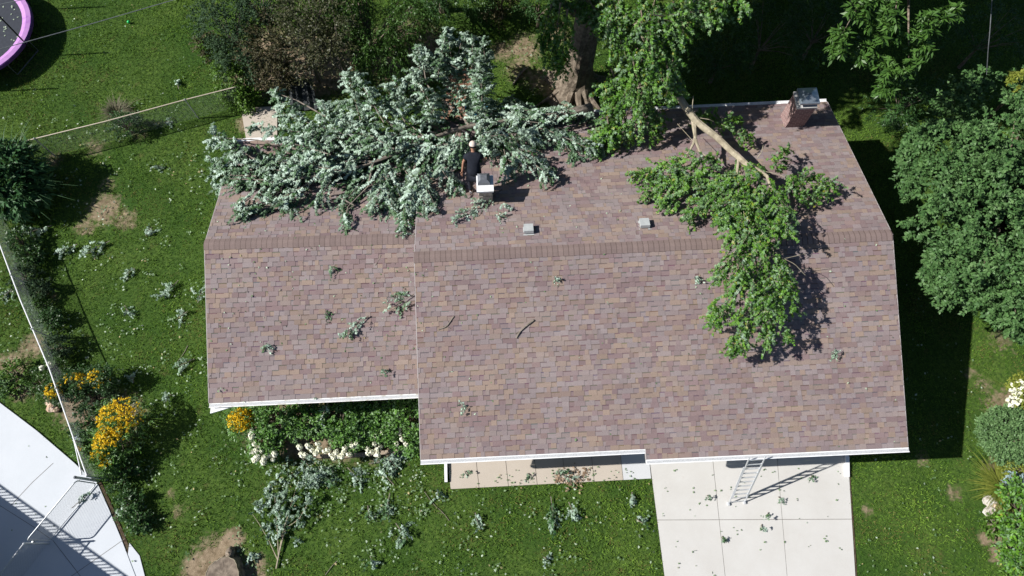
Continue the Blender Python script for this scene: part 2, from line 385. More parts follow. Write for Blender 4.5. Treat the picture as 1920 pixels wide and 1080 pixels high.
# ================================================================== ground
def inpoly(P, poly):
    x, y = P[:, 0], P[:, 1]; r = np.zeros(len(P), bool); n = len(poly)
    for i in range(n):
        x1, y1 = poly[i][:2]; x2, y2 = poly[(i+1) % n][:2]
        c = ((y1 > y) != (y2 > y)); r ^= c & (x < (x2-x1)*(y-y1)/(y2-y1+1e-12)+x1)
    return r
G = lambda pts, z=0.0: [px(x, y, z) for x, y in pts]
DRIVE = G([(1216, 852), (1589, 836), (1590, 890), (1607, 1130), (1252, 1130), (1222, 898)])
WALK = G([(841, 862), (1216, 845), (1222, 898), (845, 917)])
PAD = G([(-260, 590), (0, 755), (70, 808), (140, 868), (163, 890), (183, 905), (203, 950), (228, 1010), (270, 1120), (-300, 1160)])
SMALLPAD = G([(243, 1018), (262, 1042), (282, 1120), (268, 1120), (240, 1040)])
HOUSEPOLY = [hw(UW+.3, Y1-W1+.4, 0), hw(UL+.3, Y1-W1+.4, 0), hw(UL+.3, Y0-WM+.9, 0), hw(UR-.3, Y0-WM+.9, 0), hw(UR-.3, Y0+WR-.3, 0), hw(UW+.3, Y0+WR-.6, 0)]
SOIL = [(195, 392, .75, .72), (235, 412, .5, .62), (160, 425, .45, .6), (200, 345, .4, .5), (405, 1058, .85, .95), (435, 1012, .42, .9), (478, 1068, .45, .75), (368, 1066, .5, .85), (395, 1030, .3, .6),
        (1060, 165, .9, .9), (1075, 195, .8, .95), (985, 90, .8, .7), (945, 95, .6, .65), (975, 130, .7, .6), (1010, 150, .7, .6), (1045, 60, .7, .6), (462, 232, .4, .9),
        (1730, 860, .3, .5), (1880, 640, .5, .5), (1845, 720, .4, .5), (1820, 700, .3, .5), (1852, 1010, .3, .8), (1875, 1040, .35, .8), (1862, 880, .35, .8), (1790, 925, .3, .6),
        (1625, 957, .18, .8), (1255, 1000, .15, .7), (1240, 930, .2, .7), (100, 300, .4, .6), (180, 275, .5, .5), (260, 250, .4, .5), (20, 690, .6, .8), (60, 650, .5, .7), (45, 725, .5, .8), (100, 560, .3, .4),
        (560, 800, 1.1, 1), (640, 800, 1.1, 1), (720, 800, 1.1, 1), (500, 800, .8, .9), (210, 790, 1.0, .9), (150, 760, .8, .9), (1900, 780, .9, .9), (1905, 900, .8, .9), (1905, 1000, .8, .9),
        (335, 960, .3, .5), (320, 925, .2, .5), (500, 120, 1.6, 1), (600, 120, 1.6, 1), (760, 100, 1.6, 1)]
SOILW = [(px(x, y), r, s) for x, y, r, s in SOIL]
def soil_at(P):
    s = np.zeros(len(P))
    for c, r, k in SOILW:
        d = np.hypot(P[:, 0]-c[0], P[:, 1]-c[1])/r; s = np.maximum(s, k*np.clip(1.45-d, 0, 1))
    return s
def build_ground():
    xs = np.r_[-400, -120, -50, -30, np.arange(-25, 25.01, .16), 30, 50, 120, 400]
    ys = np.r_[-400, -120, -40, -12, np.arange(-4, 24.01, .16), 30, 50, 120, 400]
    X, Y = np.meshgrid(xs, ys); P = np.stack([X.ravel(), Y.ravel(), np.zeros(X.size)], 1)
    inner = (np.abs(P[:, 0]) < 24) & (P[:, 1] > -3.5) & (P[:, 1] < 23)
    P[inner, 2] = .012*np.sin(P[inner, 0]*2.1+np.sin(P[inner, 1]*1.7))*np.cos(P[inner, 1]*1.9)-.02
    for poly in (DRIVE, WALK, PAD):
        P[inpoly(P, poly), 2] = -.05
    P[~inner, 2] = -.02
    nx = len(xs); idx = np.arange(X.size).reshape(X.shape)
    F = np.stack([idx[:-1, :-1], idx[:-1, 1:], idx[1:, 1:], idx[1:, :-1]], -1).reshape(-1, 4)
    me = np_mesh('lawn', P, F, smooth=True)
    at = me.attributes.new('soil', 'FLOAT', 'POINT'); at.data.foreach_set('value', soil_at(P).astype(np.float32))
    tag(link('lawn', me, MAT['lawn']), kind='structure')
    # grass blades
    n = 620000
    P = np.stack([rng.uniform(-22.5, 22.5, n), rng.uniform(-2.2, 22.5, n), np.zeros(n)-.015], 1)
    keep = np.abs(P[:, 0]) < 16.2+P[:, 1]*.29
    for poly in (DRIVE, WALK, PAD, HOUSEPOLY, SMALLPAD): keep &= ~inpoly(P, poly)
    s = soil_at(P)+rng.normal(0, .12, n)+(vnoise(P[:, 0], P[:, 1], 3.3, 11)-.5)*.9+(vnoise(P[:, 0], P[:, 1], 9., 12)-.5)*.6; keep &= (s < .42) | (soil_at(P) < .02)
    P = P[keep]; n = len(P)
    nz = lambda s, k: vnoise(P[:, 0], P[:, 1], s, k)*2-1
    pn = .7*nz(.45, 1)+.8*nz(1.3, 2)+.7*nz(4.1, 3)
    dry = np.clip(.9*nz(.7, 4)+.9*nz(2.2, 5)+.5*nz(7., 6)-.05, 0, 1)
    D = np.stack([rng.normal(0, .75, n), rng.normal(0, .75, n), np.ones(n)*.75], 1)
    Nn = rng.normal(0, 1, (n, 3)); Nn[:, 2] += .4
    size = rng.uniform(.045, .10, n)*(1+.18*pn)
    T = (np.array([[-.13, 0, 0], [.13, 0, 0], [0, 1, -.1]], float), np.array([[0, 1, 2]]))
    vary = np.stack([np.clip(.45+.36*pn+rng.normal(0, .2, n), 0, 1), np.zeros(n), np.clip(rng.random(n)*.93+.5*dry, 0, 1)], 1)
    tag(leaf_mesh('grass', P, D, Nn, size, T, MAT['grass'], None, vary), 'short mown green grass growing over the whole yard', 'grass', kind='stuff')
build_ground()

def slab_mesh(name, quads, mat, z1, joint_poly=None, z0=-.1):
    mb = MB()
    for q in quads: mb.prism([(p[0], p[1]) for p in q], z0, z1)
    return tag(mb.build(name, mat), kind='structure')
def lerp(a, b, t): return a+(b-a)*t
def grid_slabs(corners, us, vs, gap=.008):
    """split quad (p00,p10,p11,p01) at fractions us, vs leaving open joints"""
    a, b, c, d = corners; out = []
    f = lambda u, v: lerp(lerp(a, b, u), lerp(d, c, u), v)
    lu, lv = np.linalg.norm(b-a), np.linalg.norm(d-a)
    for i in range(len(us)-1):
        for j in range(len(vs)-1):
            u0, u1 = us[i]+(gap/lu if i else 0), us[i+1]-(gap/lu if i < len(us)-2 else 0)
            v0, v1 = vs[j]+(gap/lv if j else 0), vs[j+1]-(gap/lv if j < len(vs)-2 else 0)
            out.append([f(u0, v0), f(u1, v0), f(u1, v1), f(u0, v1)])
    return out
def build_paving():
    zt = .02
    tl, tr, br, bl = px(1217.5, 858, zt), px(1589, 842, zt), px(1606.5, 1125, zt), px(1252, 1125, zt)
    tl = px(1216, 845, zt)
    v1 = .47
    a = px(1232, 975, zt); v1 = (a[1]-tl[1])/(bl[1]-tl[1])
    slab_mesh('driveway', grid_slabs((tl, tr, br, bl), [0, .318, .643, 1], [0, v1, 1]), MAT['drive_concrete'], zt)
    tag(MB().prism([(p[0], p[1]) for p in (tl, tr, br, bl)], -.12, .008).build('driveway_base', MAT['joint']), kind='structure')
    a, b, c, d = px(838, 850, zt), px(1215, 833, zt), px(1222, 897, zt), px(845, 917, zt)
    us = [0]+[(x-845)/(1222-845) for x in (898, 953, 1007, 1060, 1114, 1168.5)]+[.997]
    q = grid_slabs((a, b, c, d), us, [0, 1], .008)
    slab_mesh('walkway', q[:-1], MAT['walk_concrete'], zt-.004)
    tag(slab_mesh('walkway_end', q[-1:], MAT['pale_concrete'], zt-.002), kind='structure')
    tag(MB().prism([(p[0], p[1]) for p in (a, b, c, d)], -.12, .004).build('walkway_base', MAT['joint']), kind='structure')
    mb = MB().prism([(p[0], p[1]) for p in PAD], -.12, .03)
    tag(mb.build('neighbouring_driveway', MAT['blue_concrete']), kind='structure')
    jm = MB()
    for l in ([(234, 1010), (130, 1083), (60, 1130)], [(99, 1013), (143, 1070), (180, 1120)], [(0, 948), (63, 988), (97, 1012)], [(100, 868), (60, 905), (20, 948)]):
        for (x0, y0), (x1, y1) in zip(l[:-1], l[1:]):
            p, q = px(x0, y0, .034), px(x1, y1, .034); dd = unit(q-p); s = np.array([-dd[1], dd[0], 0])*.007
            jm.quad(p-s, p+s, q+s, q-s)
    tag(jm.build('driveway_joints', MAT['joint']), kind='structure')
    tag(MB().prism([(p[0], p[1]) for p in SMALLPAD], -.1, .015).build('paving_strip', MAT['blue_concrete']), kind='structure')
    # dark edging gap and lawn lip beside the drive
    e = MB()
    for pts, wd in (([(1592, 892), (1599, 990), (1608, 1125)], .035), ([(183, 905), (204, 950), (229, 1010), (262, 1095)], .10)):
        for (x0, y0), (x1, y1) in zip(pts[:-1], pts[1:]):
            p, q = px(x0, y0, 0), px(x1, y1, 0); dd = unit(q-p); s = np.array([-dd[1], dd[0], 0]); s = s*(1 if s[0] > 0 else -1)*wd
            e.prism([(v[0], v[1]) for v in (p, p+s, q+s, q)], -.1, .004)
    tag(e.build('edging_soil', MAT['soil']), kind='structure')
    p = G([(452, 203), (520, 200), (520, 262), (462, 262)])
    tag(MB().prism([(v[0], v[1]) for v in p], -.1, .03).build('patio_slab', MAT['walk_concrete']), kind='structure')
    mb = MB(); p0, p1, p2, p3 = G([(845, 128), (892, 126), (892, 226), (820, 230)])
    for i in range(9):
        for j in range(12):
            f = lambda u, v: lerp(lerp(p0, p1, u), lerp(p3, p2, u), v)
            o = .5/9*(j % 2)
            q = [f((i+.03)/9+o, (j+.03)/12), f((i+.97)/9+o, (j+.03)/12), f((i+.97)/9+o, (j+.97)/12), f((i+.03)/9+o, (j+.97)/12)]
            mb.prism([(v[0], v[1]) for v in q], -.1, .02+rnd.random()*.008)
    tag(mb.build('brick_patio', MAT['patio_brick']), kind='structure')
build_paving()

# ================================================================== house
HC = hw(1.5, 7.8, 0)
house = empty('house', HC, 'single storey house with patterned brown and mauve shingle gable roofs', 'house')
PAL = [((.232, .195, .194), .46), ((.254, .194, .158), .25), ((.202, .148, .148), .29)]
def tabcol():
    r = rnd.random(); a = 0
    for c, p in PAL:
        a += p
        if r <= a: break
    k = rnd.uniform(.90, 1.10); o = PAL[rnd.randrange(3)][0]; m = rnd.uniform(.05, .65)
    return tuple((x*(1-m)+y*m)*k for x, y in zip(c, o))
def shingles(mb, A, B, C, D, expo=.1425):
    """A-B ridge edge, D-C eave edge"""
    A, B, C, D = map(np.asarray, (A, B, C, D))
    n = np.cross(B-A, D-A); n = n/np.linalg.norm(n); n = n if n[2] > 0 else -n
    ln = (np.linalg.norm(D-A)+np.linalg.norm(C-B))/2; wd = np.linalg.norm(B-A); rows = max(1, round(ln/expo))
    f = lambda a, b, h: lerp(lerp(A, B, a), lerp(D, C, a), b)+n*h
    for i in range(rows):
        b0, b1 = i/rows, (i+1)/rows; a = -rnd.random()*.2/wd; raised = rnd.random() < .5; last = None
        while a < 1:
            wseg = rnd.choice((.11, .15, .15, .19, .19, .23, .30)) if raised else rnd.choice((.08, .12, .15, .19, .24))
            a1 = a+wseg/wd; x0, x1 = max(a, 0), min(a1, 1)
            if x1 > x0:
                c = tabcol() if (last is None or rnd.random() < .72) else last
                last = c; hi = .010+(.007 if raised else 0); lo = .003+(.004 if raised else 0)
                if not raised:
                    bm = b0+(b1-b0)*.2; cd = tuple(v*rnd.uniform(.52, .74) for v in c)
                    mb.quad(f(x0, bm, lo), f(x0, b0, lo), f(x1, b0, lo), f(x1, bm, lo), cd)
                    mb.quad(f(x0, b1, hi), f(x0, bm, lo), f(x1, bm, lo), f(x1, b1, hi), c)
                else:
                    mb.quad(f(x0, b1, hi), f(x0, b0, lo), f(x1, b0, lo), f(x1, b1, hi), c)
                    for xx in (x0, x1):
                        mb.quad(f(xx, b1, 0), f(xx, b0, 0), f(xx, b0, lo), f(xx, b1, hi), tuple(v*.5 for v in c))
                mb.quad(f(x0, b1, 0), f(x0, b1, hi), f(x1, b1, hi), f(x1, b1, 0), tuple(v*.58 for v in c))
            a = a1; raised = not raised
def slab(mb, A, B, C, D, th):
    P = [np.asarray(q, float)-np.array([0, 0, .03]) for q in (A, B, C, D)]; Q = [q-np.array([0, 0, th]) for q in P]
    mb.add(P+Q, [(0, 1, 2, 3), (7, 6, 5, 4), (0, 4, 5, 1), (1, 5, 6, 2), (2, 6, 7, 3), (3, 7, 4, 0)])
ze = ZR-SL*WM; zg = ZR-SL*WG; zb = ZR-SL*WR; zwe = Z1-SL*W1; zwb = Z1-SL*WR1
rl, rr = px(777, 482, ZR), px(1673, 439.5, ZR)
fl, fm, gm, gr = px(789, 862, ze), px(1210.4, 841, ze), px(1212, 861.5, zg), px(1702, 838.5, zg)
br_ = px(1551, 191, zb)
ff = lerp(rr, gr, WM/WG)                                   # on the right rake at the main eave line
bl_ = br_+unit(hw(-1, 0, 0))*np.linalg.norm(rl-rr)*1.0; bl_[2] = zb
bl_ = hw(UL, Y0+WR, zb)
wrl, wrr = px(383.5, 458, Z1), hw(UL+.12, Y1, Z1); wrr = px(778, 446, Z1)
wfl, wfr = px(392, 756, zwe), px(788, 737.3, zwe)
wbl, wbr = px(442, 266, zwb), hw(UL+.12, Y1+WR1, zwb)
def build_roof():
    deck = MB()
    for q in ((rl, rr, ff, fl), (fm, ff, gr, gm), (rl, rr, br_, bl_)): slab(deck, *q, .11)
    roof = deck.build('roof', MAT['trim'], house)
    for nm, quads in (('front_slope', ((rl, rr, ff, fl), (fm, ff, gr, gm))), ('rear_slope', ((rl, rr, br_, bl_),))):
        mb = MB()
        for q in quads: shingles(mb, *q)
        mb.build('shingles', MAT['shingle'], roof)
    d2 = MB()
    for q in ((wrl, wrr, wfr, wfl), (wrl, wrr, wbr, wbl)): slab(d2, *q, .11)
    wroof = d2.build('wing_roof', MAT['trim'], house)
    for q in ((wrl, wrr, wfr, wfl), (wrl, wrr, wbr, wbl)):
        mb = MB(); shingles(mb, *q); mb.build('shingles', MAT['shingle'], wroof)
    # ridge caps, each piece overlapping the next
    for (A, B, par) in ((rl, rr, roof), (wrl, wrr, wroof)):
        mb = MB(); ln = np.linalg.norm(B-A); d = (B-A)/ln; o = unit(np.cross(d, [0, 0, 1.0])); n = int(ln/.15); wd = .172
        for i in range(n):
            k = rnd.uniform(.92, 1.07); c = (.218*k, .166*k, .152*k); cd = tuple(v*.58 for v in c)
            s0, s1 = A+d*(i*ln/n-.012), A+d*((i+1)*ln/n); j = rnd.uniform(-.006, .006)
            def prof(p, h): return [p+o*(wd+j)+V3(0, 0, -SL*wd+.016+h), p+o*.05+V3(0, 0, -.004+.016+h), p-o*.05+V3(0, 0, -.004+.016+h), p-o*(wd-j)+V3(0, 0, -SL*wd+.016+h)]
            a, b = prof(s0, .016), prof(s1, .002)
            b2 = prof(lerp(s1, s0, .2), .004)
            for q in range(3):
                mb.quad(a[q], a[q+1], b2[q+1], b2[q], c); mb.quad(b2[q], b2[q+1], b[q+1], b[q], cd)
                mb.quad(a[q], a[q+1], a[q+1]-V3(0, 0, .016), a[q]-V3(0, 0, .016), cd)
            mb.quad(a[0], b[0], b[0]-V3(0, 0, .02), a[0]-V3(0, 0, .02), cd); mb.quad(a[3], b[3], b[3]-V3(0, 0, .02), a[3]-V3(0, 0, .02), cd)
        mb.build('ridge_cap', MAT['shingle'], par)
    # metal edge along the rakes
    for (pairs, par) in ((((rl, fl), (rr, gr), (rr, br_), (rl, bl_), (fm, gm)), roof), (((wrl, wfl), (wrl, wbl)), wroof)):
        mb = MB()
        for P, Q in pairs:
            mid = (rl+rr)/2 if par is roof else (wrl+wrr)/2
            d = unit(Q-P); o = unit(hw(1, 0, 0)); o = -o if np.dot(P-mid, o) < 0 else o
            if P is fm: o = -unit(hw(1, 0, 0))
            c = (P+Q)/2+o*.006+V3(0, 0, -.045)
            mb = MB(); mb.box(c, (Q-P)/2, o*.010, V3(0, 0, .052)); mb.build('rake_trim', MAT['drip_edge'], par)
    # gutters
    K = [(.004, -.13), (.075, -.13), (.118, -.05), (.135, .004), (.108, .004), (.104, -.014), (.036, -.014), (.034, .006), (.004, .006)]
    def gutter(name, P, Q, o, guard=True, mat='white_metal', ext=(0, 0)):
        d = unit(Q-P); P = P-d*ext[0]+V3(0, 0, -.02); Q = Q+d*ext[1]+V3(0, 0, -.02)
        g = MB().extrude(P, Q, o, K).build(name, MAT[mat], house)
        if guard:
            m = MB(); up = V3(0, 0, -.009)
            m.quad(P+o*.036+up, Q+o*.036+up, Q+o*.104+up, P+o*.104+up); m.build('gutter_guard', MAT['guard'], g)
    so_ = unit(hw(0, -1, 0)); no_ = -so_
    gutter('gutter', fl, fm, so_, ext=(.01, -.01)); gutter('gutter', gm, gr, so_, ext=(.0, .03))
    gutter('gutter', wfl, wfr, so_, True, 'dirty_white', (.0, -.05))
    gutter('gutter', hw(UL+3.5, Y0+WR, zb), br_, no_, False, 'white_metal'); gutter('gutter', wbl, wbr, no_, False, 'white_metal')
    # white return under the left end of the wing gutter
    mb = MB(); a = wfl+so_*.02
    mb.add([a+V3(0, 0, -.14), a+so_*.25+V3(0, 0, -.14), a+unit(hw(1, 0, 0))*.65+so_*.08+V3(0, 0, -.14), a+V3(0, 0, -.20), a+so_*.25+V3(0, 0, -.20), a+unit(hw(1, 0, 0))*.65+so_*.08+V3(0, 0, -.20)],
           [(0, 1, 2), (5, 4, 3), (0, 3, 4, 1), (1, 4, 5, 2), (2, 5, 3, 0)])
    mb.build('fascia_return', MAT['white_metal'], house)
build_roof()
def build_walls():
    mb = MB()
    def solid(u0, u1, vf, vr, yr, zr):
        zf = zr-SL*abs(vf-yr)-.14; zv = zr-SL*abs(vr-yr)-.14
        prof = [(vf, -.1), (vr, -.1), (vr, zv), (yr, zr-.14), (vf, zf)]
        vs = [hw(u0, v, z) for v, z in prof]+[hw(u1, v, z) for v, z in prof]; n = 5
        mb.add(vs, [(0, 1, 2, 3, 4), (9, 8, 7, 6, 5)]+[(i, (i+1) % n, n+(i+1) % n, n+i) for i in range(n)])
    solid(UL+.22, UR-.3, Y0-WM+.95, Y0+WR-.45, Y0, ZR)
    solid(UW+.3, UL+.21, Y1-W1+.5, Y1+WR1-.4, Y1, Z1)
    w_ = mb.build('wall', MAT['siding'], house)
    vf = Y0-WM+.95
    g = MB()
    def panel(m, u0, u1, z0, z1, v, t=.05):
        c = hw((u0+u1)/2, v-t/2, (z0+z1)/2); m.box(c, unit(hw(1, 0, 0))*(u1-u0)/2, unit(hw(0, 1, 0))*t/2, V3(0, 0, (z1-z0)/2))
    for k in range(4): panel(g, 4.6, 9.9, .02+k*.55, .55+k*.55, vf-.002, .05)
    gd = g.build('garage_door', MAT['white_metal'], house)
    fr = MB(); panel(fr, 4.45, 4.58, .02, 2.35, vf-.002, .09); panel(fr, 9.92, 10.05, .02, 2.35, vf-.002, .09); panel(fr, 4.45, 10.05, 2.36, 2.48, vf-.002, .09); fr.build('frame', MAT['trim'], gd)
    for u0, u1, v in ((-1.6, .1, vf), (1.2, 2.2, vf), (-7.2, -5.6, Y1-W1+.5), (-4.8, -3.6, Y1-W1+.5)):
        f = MB(); panel(f, u0-.08, u1+.08, .92, 2.18, v-.002, .06); fo = f.build('window', MAT['trim'], house)
        p = MB(); panel(p, u0, u1, 1.0, 2.1, v-.064, .012); p.build('pane', MAT['dark_glass'], fo)
    d = MB(); panel(d, 2.6, 3.5, .02, 2.05, vf-.002, .05); do = d.build('door', MAT['timber'], house)
    h = MB(); h.tube([hw(2.72, vf-.055, 1.0), hw(2.72, vf-.11, 1.0)], .025, 8); h.build('handle', MAT['steel'], do)
    # downspouts with their ground extensions
    for (x, y0, y1, wd) in ((1588, 856, 894, .055), (836, 882, 904, .045)):
        a, b = px(x, y0, .08), px(x+.5, y1, .06); m = MB(); d = unit(b-a); s = np.array([-d[1], d[0], 0])
        m.box((a+b)/2, (b-a)/2, s*wd, V3(0, 0, .05))
        u, v = wh(a[None]); top = hw(u[0], Y0-WM+.87, 2.6); m.box(hw(u[0], Y0-WM+.87, 1.35), unit(hw(1, 0, 0))*.045, unit(hw(0, 1, 0))*.035, V3(0, 0, 1.3))
        q = hw(u[0], Y0-WM+.87, .08); m.box((a+q)/2, (q-a)/2, s*.045, V3(0, 0, .045))
        m.build('downspout', MAT['white_metal'], house)
build_walls()
def uvbox(mb, name, mat, parent):
    o = mb.build(name, mat, parent); me = o.data; uv = me.uv_layers.new(name='UVMap')
    for p in me.polygons:
        n = p.normal
        for li in p.loop_indices:
            c = me.vertices[me.loops[li].vertex_index].co
            uv.data[li].uv = (c.y, c.z) if abs(n.x) > abs(n.y) and abs(n.z) < .7 else ((c.x, c.z) if abs(n.z) < .7 else (c.x, c.y))
    return o
def build_chimneys():
    ex, ey = unit(hw(1, 0, 0)), unit(hw(0, 1, 0))
    P = hw(*[a[0] for a in wh(V3(8.88, 12.61, 0)[None])], 0)
    x0, y0 = wh(P[None]); x0, y0 = x0[0], y0[0]
    wd, dp, zt = .585, .57, 4.22
    m = MB(); m.box(hw(x0+wd/2, y0+dp/2, (2.3+zt)/2), ex*wd/2, ey*dp/2, V3(0, 0, (zt-2.3)/2))
    ch = uvbox(m, 'chimney', MAT['brick'], house); ch['label'] = 'red brick chimney with a metal cap tinted like reflected sky'
    m = MB(); m.box(hw(x0+wd/2, y0+dp/2, zt+.03), ex*(wd/2+.02), ey*(dp/2+.02), V3(0, 0, .035)); m.build('crown', MAT['mortar'], ch)
    m = MB(); c0 = hw(x0+wd/2+.02, y0+dp/2+.0, 0)
    for h, z0, z1 in ((.17, zt+.06, zt+.2),): m.box(c0+V3(0, 0, (z0+z1)/2), ex*h, ey*h, V3(0, 0, (z1-z0)/2))
    m.build('flue', MAT['dark_metal'], ch)
    m = MB(); hx, hy = .30, .285; zc = zt+.26
    lo = [c0+ex*a*hx+ey*b*hy+V3(0, 0, zc) for a, b in ((-1, -1), (1, -1), (1, 1), (-1, 1))]
    sk = [q-V3(0, 0, .07) for q in lo]; hi = [c0+ex*a*.05+ey*b*.04+V3(0, 0, zc+.10) for a, b in ((-1, -1), (1, -1), (1, 1), (-1, 1))]
    m.add(sk+lo+hi, [(0, 1, 5, 4), (1, 2, 6, 5), (2, 3, 7, 6), (3, 0, 4, 7), (4, 5, 9, 8), (5, 6, 10, 9), (6, 7, 11, 10), (7, 4, 8, 11), (8, 9, 10, 11)])
    m.build('chimney_cap', MAT['galvanised'], ch)
    # small masonry chimney beside the worker
    a = V3(-.965, 9.60, 0); x0, y0 = [q[0] for q in wh(a[None])]; wd, dp, zt = .46, .50, 4.68
    m = MB()
    z = 3.5
    while z < zt-.01:
        k = rnd.uniform(-.008, .008); h = min(rnd.choice((.07, .09, .12)), zt-z)
        m.box(hw(x0+wd/2, y0+dp/2, z+h/2), ex*(wd/2-.03+k), ey*(dp/2-.03-k), V3(0, 0, h/2-.004)); z += h
    m.box(hw(x0+wd/2, y0+dp/2, (3.5+zt)/2), ex*(wd/2-.05), ey*(dp/2-.05), V3(0, 0, (zt-3.5)/2))
    ch = m.build('chimney', MAT['stone'], house); ch['label'] = 'short pale stone chimney with a white slab top'
    m = MB(); m.box(hw(x0+wd/2, y0+dp/2, zt+.035), ex*(wd/2+.015), ey*(dp/2+.015), V3(0, 0, .035)); m.build('crown', MAT['white_metal'], ch)
    c0 = hw(x0+wd/2-.03, y0+dp/2+.10, zt+.07); m = MB()
    lo = [c0+ex*a*.175+ey*b*.16+V3(0, 0, .0) for a, b in ((-1, -1), (1, -1), (1, 1), (-1, 1))]; mid = [q+V3(0, 0, .13) for q in lo]
    hi = [c0+ex*a*.09+ey*b*.08+V3(0, 0, .19) for a, b in ((-1, -1), (1, -1), (1, 1), (-1, 1))]
    m.add(lo+mid+hi, [(0, 1, 5, 4), (1, 2, 6, 5), (2, 3, 7, 6), (3, 0, 4, 7), (4, 5, 9, 8), (5, 6, 10, 9), (6, 7, 11, 10), (7, 4, 8, 11), (8, 9, 10, 11)])
    m.build('chimney_cap', MAT['dark_metal'], ch)
    for (x, y) in ((991, 431), (1208, 420.5)):
        c = onto(x, y, .05); n = unit(V3(0, SL, 1)); sl_ = unit(ey-V3(0, 0, SL))
        m = MB(); m.box(c+n*.055, ex*.135, sl_*.14, n*.055); vt = m.build('roof_vent', MAT['vent'], house)
        m = MB(); m.box(c-n*.045, ex*.155, sl_*.165, n*.006); m.build('flange', MAT['vent'], vt)
build_chimneys()

# ================================================================== people and ladder
def build_person():
    F = onto(884, 360, 0.0)+V3(.12, 0, 0)
    J = lambda x, y, z: F+V3(x, y, z)
    def skin(name, verts, edges, radii, mat, parent, sub=2):
        me = bpy.data.meshes.new(name); me.from_pydata([tuple(v) for v in verts], edges, []); o = bpy.data.objects.new(name, me); COL.objects.link(o)
        md = o.modifiers.new('skin', 'SKIN'); md.use_smooth_shade = True; md.branch_smoothing = .6
        for i, r in enumerate(radii):
            sv = me.skin_vertices[0].data[i]; sv.radius = r if not np.isscalar(r) else (r, r); sv.use_root = (i == 0)
        s = o.modifiers.new('sub', 'SUBSURF'); s.levels = sub; s.render_levels = sub
        dg = bpy.context.evaluated_depsgraph_get(); nm = bpy.data.meshes.new_from_object(o.evaluated_get(dg)); nm.name = name
        bpy.data.objects.remove(o); nm.materials.clear()
        return link(name, nm, mat, parent)
    root = empty('person', F, 'man in a black polo shirt and pale cap bending over branches on the roof', 'person')
    # body: pelvis, chest, neck, head, arms with hands, legs
    v = [J(.0, .12, .88), J(.0, .30, 1.08), J(0, .50, 1.27), J(0, .60, 1.36), J(0, .645, 1.42), J(0, .70, 1.495),
         J(-.19, .50, 1.29), J(-.30, .42, 1.03), J(-.34, .30, .80), J(-.355, .27, .73),
         J(.19, .50, 1.29), J(.31, .50, 1.03), J(.33, .64, .83), J(.335, .69, .78),
         J(-.10, .11, .84), J(-.13, .09, .46), J(-.13, .0, .09), J(.10, .12, .84), J(.13, .15, .45), J(.13, .05, .09), J(-.14, .10, .05), J(.14, .16, .05)]
    e = [(0, 1), (1, 2), (2, 3), (3, 4), (4, 5), (2, 6), (6, 7), (7, 8), (8, 9), (2, 10), (10, 11), (11, 12), (12, 13), (0, 14), (14, 15), (15, 16), (16, 20), (0, 17), (17, 18), (18, 19), (19, 21)]
    r = [.06, .055, .085, .06, .075, .088, .055, .043, .033, .030, .055, .043, .033, .030, .085, .055, .042, .085, .055, .042, .04, .04]
    body = skin('body', v, e, r, MAT['skin'], root)
    for (w_, el, sd) in ((v[9], v[8], -1), (v[13], v[12], 1)):
        d = unit(w_-el); lat = unit(np.cross(d, V3(0, 0, 1))); nrm = np.cross(lat, d); pts = [w_, w_+d*.05]; ed = [(0, 1)]; rad = [(.03, .024), (.032, .018)]
        for k, (o, ln) in enumerate(((-.028, .075), (-.010, .085), (.010, .08), (.027, .062))):
            b = len(pts); pts += [w_+d*.085+lat*o, w_+d*(.085+ln*.55)+lat*o*1.15-nrm*.012, w_+d*(.085+ln)+lat*o*1.2-nrm*.035]
            ed += [(1, b), (b, b+1), (b+1, b+2)]; rad += [.010, .009, .008]
        b = len(pts); pts += [w_+d*.035-lat*sd*.04, w_+d*.07-lat*sd*.062-nrm*.02]; ed += [(0, b), (b, b+1)]; rad += [.012, .009]
        h = skin('hand', pts, ed, rad, MAT['skin'], body, 1)
    sv = [J(0, .06, .80), J(.0, .28, 1.07), J(0, .47, 1.26), J(0, .585, 1.36), J(-.19, .50, 1.295), J(-.265, .455, 1.13), J(.19, .50, 1.295), J(.275, .50, 1.13)]
    skin('shirt', sv, [(0, 1), (1, 2), (2, 3), (2, 4), (4, 5), (2, 6), (6, 7)], [(.235, .19), (.225, .18), (.225, .17), .085, .115, .088, .115, .088], MAT['navy'], root)
    pv = [J(0, .10, .88), J(-.10, .10, .80), J(-.13, .09, .46), J(-.13, .01, .10), J(.10, .11, .80), J(.13, .15, .45), J(.13, .05, .10)]
    skin('trousers', pv, [(0, 1), (1, 2), (2, 3), (0, 4), (4, 5), (5, 6)], [(.19, .15), .112, .078, .068, .105, .078, .068], MAT['trousers'], root)
    for sx, y0 in ((-.13, -.03), (.13, .02)):
        z = support(J(sx, y0+.1, 0)[None])[0]-F[2]
        skin('shoe', [J(sx, y0-.05, z+.05), J(sx, y0+.06, z+.05), J(sx-.005, y0+.19, z+.035)], [(0, 1), (1, 2)], [(.045, .05), (.05, .045), (.045, .032)], MAT['shoe'], root, 1)
    # cap: dome with a brim facing away, worn on the hair
    hc = v[5]+V3(0, .0, .0); fw = unit(V3(0, .8, -.45)); up = unit(V3(0, .45, .8)); rt = V3(1, 0, 0)
    m = MB(); vs = []; fs = []
    for i in range(7):
        t = i/6*math.pi*.5
        for k in range(16):
            a = 2*math.pi*k/16; vs.append(hc+up*(.02+.115*math.sin(t))+(.108*math.cos(t))*(rt*math.cos(a)+fw*1.12*math.sin(a)))
    for i in range(6):
        for k in range(16): fs.append((i*16+k, i*16+(k+1) % 16, (i+1)*16+(k+1) % 16, (i+1)*16+k))
    m.add(vs, fs)
    br = [hc+up*.02+rt*.10*math.cos(a)+fw*(.10+.09*math.sin(a)) for a in np.linspace(0, math.pi, 9)]
